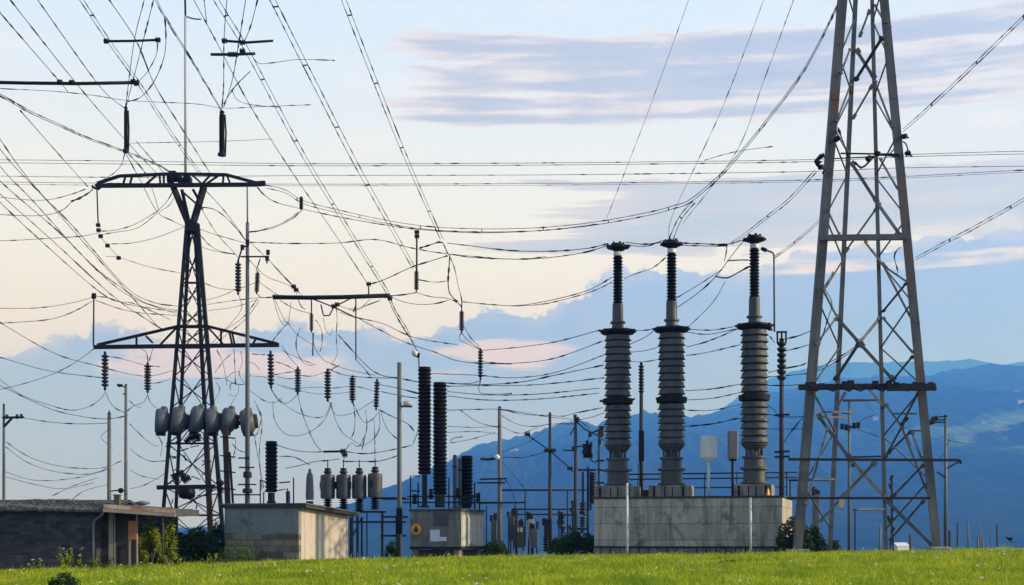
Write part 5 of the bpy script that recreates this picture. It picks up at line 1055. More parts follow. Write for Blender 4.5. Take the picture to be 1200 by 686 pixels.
# ------------------------------------------------------------------ meadow
def meadow():
    rng = np.random.default_rng(4)
    N = 330000
    y = 24 + (66-24) * rng.random(N) ** 1.35
    x = (rng.random(N)*2-1) * (0.40*y + 3)
    gz = np.empty(N); ez = np.interp(x, _EX, _EZ); gz = ez + np.where(y < 60, -0.7*(60-y)/60.0, -0.015*(y-60))
    n1 = np.sin(x*0.9+1.3*np.sin(y*0.33))*np.cos(y*0.7+0.8*np.sin(x*0.45)); n2 = np.sin(x*2.7+y*1.1)*np.sin(y*1.9-x*0.8)
    h = (0.17 + 0.035*n1 + 0.035*n2) * rng.uniform(0.5, 1.35, N); h = np.where(rng.random(N) < 0.02 + 0.06*(n1*n2 > 0.3), h*rng.uniform(1.3,1.9,N), h)
    a = rng.random(N)*6.283; w = rng.uniform(0.006, 0.014, N)*(0.7+y/60); ln = h*rng.uniform(0.15, 0.75, N); b = rng.random(N)*6.283
    cx, cy = np.cos(a)*w, np.sin(a)*w; lx, ly = np.cos(b)*ln, np.sin(b)*ln
    V = np.empty((N,5,3)); 
    V[:,0] = np.stack([x-cx, y-cy, gz-0.02],1); V[:,1] = np.stack([x+cx, y+cy, gz-0.02],1)
    V[:,2] = np.stack([x+cx*.75+lx*.35, y+cy*.75+ly*.35, gz+h*.6],1); V[:,3] = np.stack([x-cx*.75+lx*.35, y-cy*.75+ly*.35, gz+h*.6],1)
    V[:,4] = np.stack([x+lx, y+ly, gz+h],1)
    me = bpy.data.meshes.new('grass'); me.vertices.add(N*5); me.vertices.foreach_set('co', V.reshape(-1))
    base = (np.arange(N)*5)[:,None]; li = np.concatenate([base+np.array([[0,1,2,3]]), base+np.array([[3,2,4]])], 1).reshape(-1)
    me.loops.add(N*7); me.loops.foreach_set('vertex_index', li.astype(np.int32)); me.polygons.add(N*2)
    ls = np.stack([np.arange(N)*7, np.arange(N)*7+4],1).reshape(-1); me.polygons.foreach_set('loop_start', ls.astype(np.int32))
    me.materials.append(M['grass']); me.update(calc_edges=True); me.validate()
    o = bpy.data.objects.new('grass', me); COL.objects.link(o); tag(o, 'long sunlit meadow grass in front of the substation', 'grass', None, 'stuff')
    # daisies and pink clover
    q = random.Random(9); fl = MB(); stm = MB()
    for i in range(1500):
        yy = 26 + 36*q.random(); xx = q.uniform(-1,1)*(0.38*yy+1); s = q.uniform(0.014,0.03) if q.random() < 0.75 else q.uniform(0.035,0.06)
        if math.sin(xx*0.8)*math.cos(yy*0.5+xx*0.3) + q.uniform(-0.5,0.5) < 0.25: continue
        z = ground(xx, yy) + q.uniform(0.20, 0.34); tx, ty = q.uniform(-.5,.5), q.uniform(-.9,-.1); nrm = Vector((tx,ty,1)).normalized(); u = nrm.orthogonal().normalized(); w = nrm.cross(u)
        c = Vector((xx,yy,z)); vs = [c + nrm*s*0.25]; m_ = 14
        for k in range(m_): an = 6.283*k/m_; r = s*(1.0 if k % 2 else 0.62); vs.append(c + u*math.cos(an)*r + w*math.sin(an)*r)
        fl.add(vs, [(0, 1+k, 1+(k+1)%m_) for k in range(m_)])
    fo = fl.build('meadow_flowers', M['petal']); tag(fo, 'scattered white and pinkish wildflowers in the meadow', 'flowers', None, 'stuff')
meadow()
bush('grass_tuft', 'dark green leafy tuft low in the meadow before the brick shed', 'plant', 75, 690, 672, 35, 34, 'leaf_dark', 1500, 0.05, 9, 31)
bush('grass_tuft', 'small dark clump of leaves in the meadow before the plinth', 'plant', 852, 662, 658, 48, 24, 'leaf_mid', 500, 0.05, 6, 32)

# ------------------------------------------------------------------ far little buildings and a bird
hs = random.Random(12)
def cottage(px, y, Y, w, label, group, mats, h=None):
    p_ = P(px, y, Y); t = thing('farmhouse', label, 'house', p_, hs.uniform(-0.6,0.6), group); h = h or w*0.45
    MB().box((0,0,h/2-2), (w, w*0.7, h+4)).build('wall', mats[0], t, world=False)
    MB().add([(-w*.54,-w*.4,h),(w*.54,-w*.4,h),(w*.54,w*.4,h),(-w*.54,w*.4,h),(-w*.54,0,h+w*.28),(w*.54,0,h+w*.28)], [(0,1,5,4),(2,3,4,5),(1,2,5),(3,0,4),(0,3,2,1)]).build('roof', mats[1], t, world=False)
wl, rfm = weathered('far_wall', (0.4,0.38,0.34), (0.5,0.47,0.43), 0.9, 0.5), weathered('far_roof', (0.2,0.12,0.09), (0.3,0.18,0.14), 0.9, 0.5)
HSITES = []
for px, frac in ((1170,0.66),(1191,0.7),(1196,0.5),(1026,0.52),(604,0.72),(600,0.7),(1153,0.45)):
    X = (px-600)/F; best = None
    HSITES.append((px, frac))
dgh = bpy.context.evaluated_depsgraph_get()
hill_ob = bpy.data.objects['hill']
for px, frac in HSITES:
    Y = lerp(2300, 6500, frac); x = (px-600)/F*Y
    hit, loc, nrm, idx = hill_ob.ray_cast(Vector((x, Y, 5000)), Vector((0,0,-1)))
    if hit:
        t_px = 600 + F*loc.x/loc.y; t_py = HY - F*(loc.z-EYE)/loc.y
        cottage(t_px, t_py, loc.y, 15, 'tiny pale farmhouse far off on the hazy hillside', 'farmhouses on the hill', (wl, rfm))
cottage(1055, 645, 150, 1.5, 'low white roofed shelter peeping over the grass inside the tower legs', None, (M['white_paint'], M['white_paint']), 0.4)
bp = P(1182, 632, 60); t = thing('bird', 'small dark bird flying low over the meadow near the fence posts', 'bird', bp)
MB().tube([bp+Vector((-0.13,0,0.10)), bp+Vector((-0.08,0,0.065)), bp, bp+Vector((0.08,0,-0.06)), bp+Vector((0.2,0,-0.14))], [0.012,0.035,0.05,0.035,0.01], 8).build('body', M['steel_black'], t)
for s in (-1, 1): MB().add([bp+Vector((-0.06,s*0.03,0.05)), bp+Vector((0.06,s*0.03,-0.04)), bp+Vector((0.12,s*0.2,0.0)), bp+Vector((0.03,s*0.27,0.06)), bp+Vector((-0.05,s*0.03,0.06)), bp+Vector((0.06,s*0.03,-0.03)), bp+Vector((0.12,s*0.2,0.012)), bp+Vector((0.03,s*0.27,0.072))], [(3,2,1,0),(4,5,6,7),(0,1,5,4),(1,2,6,5),(2,3,7,6),(3,0,4,7)]).build('wing', M['steel_black'], t)
# ------------------------------------------------------------------ wires
WQ = random.Random(77)
def spline(pts, n):
    if len(pts) == 2: return [(lerp(pts[0][0],pts[1][0],i/n), lerp(pts[0][1],pts[1][1],i/n)) for i in range(n+1)]
    out = []; p = [pts[0]] + list(pts) + [pts[-1]]
    for i in range(1, len(p)-2):
        for j in range(n):
            t = j/n; a, b, c, d = p[i-1], p[i], p[i+1], p[i+2]
            out.append(tuple(0.5*((2*b[k]) + (-a[k]+c[k])*t + (2*a[k]-5*b[k]+4*c[k]-d[k])*t*t + (-a[k]+3*b[k]-3*c[k]+d[k])*t**3) for k in (0,1)))
    return out + [pts[-1]]
def wire_path(pts, Y0, Y1):
    if len(pts) == 2:                                   # a taut span: a slight slack so that it hangs like a cable
        (a, b), (c, d) = pts; L = math.hypot(c-a, d-b); pts = [(a,b), ((a+c)/2, (b+d)/2 + 0.006*L), (c,d)]
    pp = spline(pts, 12); cum = [0]
    for a, b in zip(pp[:-1], pp[1:]): cum.append(cum[-1] + math.hypot(b[0]-a[0], b[1]-a[1]))
    tot = cum[-1]; res = []; step = 4.5; m = max(4, int(tot/step)); j = 0
    for i in range(m+1):
        s = tot*i/m
        while j < len(pp)-2 and cum[j+1] < s: j += 1
        f = (s-cum[j])/max(1e-6, cum[j+1]-cum[j]); x = lerp(pp[j][0],pp[j+1][0],f); y = lerp(pp[j][1],pp[j+1][1],f)
        Y = 1/lerp(1/Y0, 1/Y1, s/tot); res.append(P(x, y, Y))
    return res
def wire_mesh(mb, path, r, bead=0.16):
    rr = [r*(WQ.uniform(1.7,2.6) if WQ.random() < bead*1.3 else WQ.uniform(0.85,1.1)) for _ in path]
    return mb.tube(path, rr, 5)
def W(name, label, pts, Y0, Y1=None, r=0.019, bead=0.16, group=None):
    Y1 = Y1 or Y0; r = r if r > 0.0165 else r*1.22; o = wire_mesh(MB(), wire_path(pts, Y0, Y1), r, bead).solo(name, M['wire'], label, 'wire', group); return o
def TW(label, pts, Y0, Y1=None, off=(6,0), end=0.6, r=0.0145, name='twin_conductor', spacers=5, bead=0.2):
    """two conductors held together by spacer clamps: one thing"""
    Y1 = Y1 or Y0; n = len(pts); p2 = [(x + off[0]*lerp(1, end, i/(n-1)), y + off[1]*lerp(1, end, i/(n-1))) for i, (x, y) in enumerate(pts)]
    a, b = wire_path(pts, Y0, Y1), wire_path(p2, Y0, Y1)
    t = thing(name, label, 'wire', a[0])
    wire_mesh(MB(), a, r, bead).build('conductor', M['wire'], t); wire_mesh(MB(), b, r, bead).build('conductor', M['wire'], t)
    spacers = max(1, min(spacers, int(sum(math.hypot(q[0]-p[0], q[1]-p[1]) for p, q in zip(pts[:-1], pts[1:]))/70)))
    for k in range(spacers):
        f = (k+0.6)/spacers; i, j = int(f*(len(a)-1)), int(f*(len(b)-1)); MB().bar(a[i], b[j], 0.05).build('spacer', M['wire'], t)
N1, N2, N3, N4 = 'power_line', 'slack_wire', 'jumper_wire', 'thin_wire'
# overhead lines coming over the viewer to the pylon
W(N1, 'line from the frame edge ending just under the long bar over the pylon', [(-30,-22),(0,15),(70,96),(80,109)], 62, 82)
W(N1, 'line slanting past the long bar down toward the pylon top, nearer the frame edge', [(-10,-28),(12,0),(87,95),(143,160),(186,206)], 62, 100)
W(N1, 'line slanting down to the slender black strain insulator', [(22,-28),(44,0),(115,99),(145,126)], 62, 80)
TW('twin line slanting past the topmost knobbed bar to the middle of the top crossarm', [(74,-26),(93,0),(125,48),(160,97),(200,158),(233,204)], 62, 100, (4.5,-1), 0.6)
W(N1, 'line crossing the topmost knobbed bar and running on behind the pale mast', [(110,-26),(128,0),(159,47),(181,99),(210,146),(246,203)], 62, 100)
W(N1, 'hanger wire from above the frame through the topmost bar to the slender black strain insulator', [(175,-30),(169,0),(157,50),(147.5,124)], 60, 80)
W(N1, 'second hanger wire from above the frame ending beside the slender black strain insulator', [(187,-30),(180,0),(166,55),(150,117),(148,124)], 60, 80)
TW('twin line slanting down past the pale mast to the thick black strain insulator', [(178,-14),(184,0),(193,18),(225,70),(259,128)], 62, 80, (-1,3), 0.4)
W(N3, 'curved jumper looping from the twin line around to the slender black strain insulator', [(193,20),(194.5,45),(192,68),(181,95),(165,114),(150,119)], 60, 80)
W(N3, 'curved jumper from the knob of the topmost bar to the long bar', [(185,48),(183,65),(173,84),(161,97)], 82, 80)
W(N4, 'long single line slanting from the top frame edge to the chain above the hanging beam', [(216,-18),(227,0),(255,52),(292,122),(341,200),(388,268),(431,333)], 62, 90, 0.017)
TW('twin line from beside the crossed bars down to the end of the hanging beam', [(238,-24),(250,0),(280,48),(300,84),(352,180),(400,259),(453,344)], 62, 90, (6,-2), 0.5)
TW('twin line from the top edge to the disc insulator below the heavy cable', [(300,-32),(316,0),(400,165),(440,238),(484,316)], 62, 88, (7,-1), 0.5)
TW('twin line from the top edge ending at the jumper knot near the kiosk bushings', [(392,-24),(400,0),(450,128),(480,200),(516,281)], 62, 86, (6,-1), 0.5)
W(N1, 'upper hanger from the top edge to the upper crossed bar beside the mast', [(268,-20),(265,10),(262.5,48),(262,100),(260,128)], 60, 80)
W(N1, 'hanger wire swinging from the top edge through the crossed bars to the twin line knot', [(292,-14),(288,0),(281,44),(272,95),(262,126)], 60, 80)
W(N1, 'hanger wire meeting the crossed bars from the far side', [(307,-14),(302,0),(294,30),(286,50)], 60, 80)
W(N3, 'jumper from the thick black strain insulator up to the knot on the twin line', [(262,122),(275,102),(293,84)], 80, 60)
W(N4, 'thin wire from the top edge bending past the upper crossed bar', [(235,-14),(239,0),(242,26)], 60, 62, 0.014)
W(N4, 'faint wire dipping from the knot on the twin line toward the second twin line', [(298,70),(305,75),(325,73),(350,70),(392,71)], 70, 74, 0.012)
W(N4, 'thin long wire running level behind both black strain insulators', [(-20,102),(0,104),(60,107),(110,112),(150,118),(230,122),(262,127),(310,125),(365,123)], 84, 86, 0.012)
W(N4, 'thin wire level behind the middle of both black strain insulators', [(152,168),(200,167),(255,166),(320,163)], 84, 84, 0.011)
W(N4, 'thin drooping wire from the lower crossed bar to the faint level wire', [(272,106),(278,117),(295,123),(330,126)], 80, 84, 0.012)
# heavy cable from the frame edge over the pylon to the lattice tower
TW('heavy twin cable sagging from the frame edge past the slender strain insulator to the crossarm', [(-25,96),(0,110),(35,130),(70,146),(105,162),(150,178),(185,193),(202,203)], 60, 100, (2,4), 0.3, 0.017, 'heavy_cable', 4)
TW('heavy cable pair sagging from the top crossarm tip and up to the lattice tower', [(311,217),(335,223),(357,236),(400,247),(440,256),(480,263),(520,267),(580,268.5),(640,266.5),(700,260),(760,249),(790,241),(810,233),(850,198),(900,138),(945,76),(985,-2)], 99, 61, (0,3.5), 1.0, 0.018, 'heavy_cable', 14, 0.1)
W('heavy_cable', 'shorter heavy cable hung under the pair from the black clamp insulator', [(302,220),(310,229),(323,237),(345,243),(390,253),(440,262),(490,269),(560,273),(640,270),(700,263)], 99, 80, 0.022)
TW('twin line rising from the plinth bushings along the heavy cable to the tower', [(784,280),(796,254),(812,236)], 69, 68, (4,3), 0.6)
W(N4, 'sag wire from the black clamp insulator back to the tall grey pole', [(354,247),(340,258),(318,268),(290,273)], 92, 95, 0.016)
W(N4, 'second sag wire just below the first between clamp insulator and tall grey pole', [(351,248),(330,262),(305,270),(288,272)], 92.4, 95.4, 0.014)
# three level pairs right across the view
for i, (ya, yb, yc, lab) in enumerate(((187.5,192,177,'uppermost of the level lines crossing the whole view above the pylon'), (191,194.5,180.5,'level line just under the uppermost one across the whole view'), (206.5,206,195,'middle level line across the view, passing at the height of the top crossarm'), (213.5,216,198.5,'lowest level line across the view, touching the tip of the top crossarm'), (216,218,201,'faint companion close under the lowest level line'))):
    W(N1, lab, [(-420,ya-3),(-60,ya-0.5),(150,ya+1.5),(350,yb),(600,yb-0.6),(800,yb-2.5),(955,yb-5),(1060,yb-10.5 if i<2 else yb-9),(1260,yc-1),(1620,yc-7)], 120+i, 96+i, 0.021 if i != 4 else 0.012, 0.05)
# right hand side
TW('twin line climbing from the lattice tower leg to the frame edge', [(1058,155),(1083,133),(1140,80),(1230,-8),(1330,-110)], 61, 56, (0,-3.5), 1.3, 0.012)
TW('twin line climbing from below the tower crossbeam to the frame edge', [(1073,305),(1110,285),(1150,264),(1230,217),(1420,92)], 61, 55, (0,-3), 1.3, 0.011)
TW('twin line dropping from the tower bracket to the bushing with the lamp arm', [(955,199),(925,232),(900,252),(875,272),(855,286)], 61, 67, (2,2.5), 0.7, 0.012)
TW('twin line dropping from the tower leg behind the curved lamp arm', [(960,258),(930,284),(908,300)], 64, 70, (0,3), 0.8, 0.011)
W(N4, 'long thin line from the top edge dropping to the sky before the bushings', [(814,-24),(807,0),(760,130),(711,256)], 62, 72, 0.0085)
W(N4, 'long thin line from the top edge ending at the middle bushing', [(902,-24),(895,0),(845,130),(790,248),(784,279)], 62, 69, 0.0085)
W(N4, 'thin line from the top edge joining the heavy cable before the lattice tower', [(937,-20),(930,0),(895,95),(863,178),(800,262)], 62, 69, 0.0085)
W(N4, 'short faint wire leaving the thin line toward the tower bracket', [(826,188),(862,178),(905,172)], 66, 68, 0.010)
# fan of lines to the pylon waist
for i, (pts, lab) in enumerate((([(-30,110),(0,163),(40,218),(87,267),(146,335),(178,354),(208,359)], 'topmost line of the fan running from the frame edge to the pylon waist'), ([(-30,148),(0,195),(38,235),(102,305),(146,340),(175,357),(207,364)], 'second line from the top in the fan running to the pylon waist'), ([(-30,172),(0,212),(70,273),(117,320),(155,349),(207,368)], 'third line from the top in the fan running to the pylon waist'), ([(-30,196),(3,230),(58,279),(131,346),(168,372),(190,386)], 'fourth line in the fan, ending on the lower crossarm strut'), ([(-30,208),(0,237),(41,276),(122,346),(157,356),(200,375)], 'lowest line of the fan running to the pylon waist'), ([(-30,126),(4,180),(52,232),(96,282),(143,335),(186,384)], 'steepest line of the fan, ending high on the lower crossarm strut'))):
    W(N1, lab, pts, 70+i, 100, 0.019, 0.2)
W(N1, 'line running down from the slender strain insulator across to the pylon neck', [(147.5,180),(165,213),(184,248),(200,258),(217,266)], 80, 101)
W(N1, 'second line from the slender strain insulator meeting the first at a knot', [(150,180),(172,206),(186,246)], 80, 100.5, 0.016)
W(N1, 'line from the slender strain insulator to the top chord of the crossarm', [(160,166),(172,180),(194,205)], 80, 100.3)
W(N4, 'thin line at the frame edge dropping to the crossarm end chain', [(24,130),(68,180),(103,219)], 60, 100, 0.014)
W(N4, 'pair strand rising from the knot below the crossarm to the fork', [(184,248),(196,236),(203,223)], 100.5, 101, 0.02)
W(N4, 'strand beside it rising from the same knot to the fork', [(186,249),(199,240),(207,225)], 100.7, 101.2, 0.014)
W('insulator_chain', 'thick insulator chain between the crossarm end and the sag lines by the frame edge', [(112,221),(106,217),(109,222),(96,231),(84,236)], 100, 96, 0.04, 0.5)
W(N2, 'sag line from the insulator chain to the frame edge, lower one', [(84,236),(74,246),(55,252),(28,253),(-25,250)], 96, 90)
W(N2, 'sag line from the insulator chain to the frame edge, upper one', [(100,222),(80,229),(55,234.5),(26,234),(-25,228)], 98, 90, 0.016)
W(N4, 'slack jumper hung from the crossarm end to the level lines', [(146,180),(143,192),(135,202),(122,210),(116,215)], 82, 100, 0.014)
W(N2, 'sag line from the rod under the crossarm tip to the frame edge', [(117,273),(95,277),(58,279.5),(0,282.5),(-30,281)], 100, 94)
W(N2, 'sag line from the rod under the crossarm tip up to the knot by the fork', [(117,271),(135,270),(158,263),(184,248)], 100, 100.5)
W(N2, 'lower parallel sag line from the rod to the knot by the fork', [(118,275),(138,272),(162,267),(184,250)], 100, 100.8, 0.015)
W(N2, 'sag line from the end of the slanted rod to the pylon neck', [(130,286),(155,285),(185,278),(216,266)], 100, 101)
W(N2, 'thin line from the rod end drooping to the pylon body', [(124,301),(139,302),(175,313),(211,320)], 100, 101, 0.013)
W(N2, 'slack line from the slim upright rod to the frame edge, upper one', [(110,348),(85,355),(45,361),(0,361.5),(-25,361)], 100, 95)
W(N2, 'slack line from the slim upright rod to the frame edge, lower one', [(108,353),(85,366),(55,375),(0,379),(-25,380)], 100, 95, 0.016)
W(N2, 'slack line from the slim upright rod across to the pylon body', [(111,347),(130,350),(150,357),(180,362),(209,366)], 100, 101, 0.018)
W(N2, 'lower slack line from the slim upright rod to the pylon body', [(112,352),(140,362),(165,367),(208,370)], 100, 101, 0.016)
W(N2, 'long line from the frame edge passing under the lower crossarm to the pylon', [(-25,362),(0,378),(61,413),(110,428),(168,441),(204,434)], 92, 101)
W(N2, 'line from the frame edge to the dark insulator under the crossarm tip', [(-25,412),(0,419),(58,435),(120,443),(123,444)], 92, 100)
W(N2, 'line from the lower crossarm tip dropping to the frame edge', [(110,409),(85,427),(58,440),(20,452),(-25,462)], 100, 94, 0.015)
W(N2, 'line from the frame edge to the foot of the two poles behind the shed', [(-25,440),(0,452),(58,479),(100,489),(128,491),(150,487)], 92, 89)
W(N2, 'loop from the frame edge hanging below the dark insulator', [(0,445),(25,463),(58,475),(85,481),(108,475),(121,464),(123,459)], 93, 100, 0.015)
W(N2, 'line from the short crossarm pole to the blunt concrete pole', [(28,490),(60,495),(95,497),(128,496)], 92, 90)
W(N2, 'line from the insulator foot down to the thin pole', [(124,459),(128,470),(136,479),(147,484)], 100, 88)
W(N3, 'curved jumper from the thin pole up to the insulator hung on two wires', [(147,484),(156,476),(168,472),(173,462)], 88, 100, 0.016)
W(N3, 'jumper from the same insulator dropping to the first drum', [(173,462),(176,472),(183,478)], 100, 99, 0.016)
W(N4, 'hanger wire from the crossarm to the insulator hung on two wires', [(166,409),(172,414),(173,425)], 100, 100, 0.02)
W(N4, 'second hanger wire from the crossarm to the same insulator', [(179,409),(177,416),(174,425)], 100, 100, 0.016)
for i, (pts, lab) in enumerate((([(7,518),(35,536),(73,547),(117,549),(143,540)], 'upper sag line from the short crossarm pole low over the shed roof'), ([(7,524),(30,541),(60,552),(100,556),(128,549)], 'second sag line from the short crossarm pole over the shed roof'), ([(6,553),(40,563),(85,561),(122,552)], 'third sag line low over the shed roof'), ([(6,559),(45,569),(75,573),(110,566)], 'lowest sag line just over the shed roof'), ([(62,581),(85,570),(115,560)], 'short rising line close over the shed roof'), ([(85,585),(100,575),(127,568)], 'short rising line by the blunt concrete pole'), ([(152,497),(165,510),(178,521),(186,523)], 'line from the thin pole down toward the pylon legs'), ([(152,526),(165,536),(178,541),(196,540)], 'middle line from the thin pole to the pylon legs'), ([(152,551),(166,558),(186,562)], 'low line from the thin pole to the pylon legs'), ([(152,573),(166,570),(180,563),(192,556)], 'lowest rising line between the thin pole and the pylon legs'), ([(128,503),(118,512),(125,520),(132,526)], 'small twisted wire hanging at the blunt concrete pole'), ([(152,470),(159,476),(165,478)], 'short drooping wire end on the thin pole'))):
    W(N2, lab, pts, 91, 95, 0.013)
# behind and beside the pylon
for pts, Y0, Y1, r, lab in (
 ([(238,220),(262,246),(280,270),(289,284)],100,95,0.02,'line from the fork of the pylon down to the tall grey pole, upper one'),
 ([(236,243),(252,246),(268,258),(280,272),(289,283)],101,95,0.018,'line from the pylon neck down to the tall grey pole, lower one'),
 ([(237,247),(255,275),(276,298),(280,306)],101,95,0.018,'line from the pylon neck to the pole bracket insulator'),
 ([(232,268),(255,276),(288,285)],101,95,0.015,'gently sagging line from the neck to the tall grey pole'),
 ([(232,272),(245,287),(257,294),(275,298)],101,95,0.018,'curved line from the pylon body to the bracket arm'),
 ([(234,289),(250,294),(272,298)],101,95,0.014,'flat line from the pylon body to the bracket arm'),
 ([(291,284),(340,285.5),(396,285),(440,281),(483,291),(527,298),(600,304),(640,301)],95,84,0.016,'long level line from the tall grey pole through the rod insulator and on'),
 ([(293,284),(320,310),(355,348)],95,90,0.018,'line from the tall grey pole down to the hanging beam'),
 ([(312,301),(330,322),(346,338)],95,90,0.015,'line from the pole bracket to the knot above the hanging beam'),
 ([(302,345),(305,349),(320,348.5)],95,90,0.022,'short link between the short insulator and the hanging beam'),
 ([(292,305),(312,324),(330,331),(344,337)],95,90,0.014,'slack wire behind the short disc insulator'),
 ([(303,330),(318,341),(330,348)],95,90,0.014,'wire from the short disc insulator to the beam end'),
 ([(305,303),(300,318)],95,95,0.02,'hanger of the short disc insulator'),
 ([(240,332),(256,338),(278,339),(300,331)],101,95,0.015,'wire sagging from the pylon waist to the bracket insulator'),
 ([(242,352),(262,346),(280,337)],101,95,0.014,'rising wire from the pylon waist to the bracket insulator foot'),
 ([(243,357),(270,353),(302,349)],101,95,0.014,'flat wire from the pylon waist to the beam chain'),
 ([(244,364),(275,360),(302,351)],101,95,0.013,'lower flat wire from the pylon waist to the beam chain'),
 ([(280,346),(283,362),(270,380),(258,390)],95,100,0.018,'wire from the bracket insulator down to the crossarm strut'),
 ([(302,350),(285,372),(263,388),(248,403)],95,100,0.018,'paired wire slanting from the beam chain to the crossarm root'),
 ([(304,352),(288,374),(266,392),(250,405)],95.3,100.2,0.014,'second strand of the pair slanting to the crossarm root')):
    W(N2, lab, pts, Y0, Y1, r)
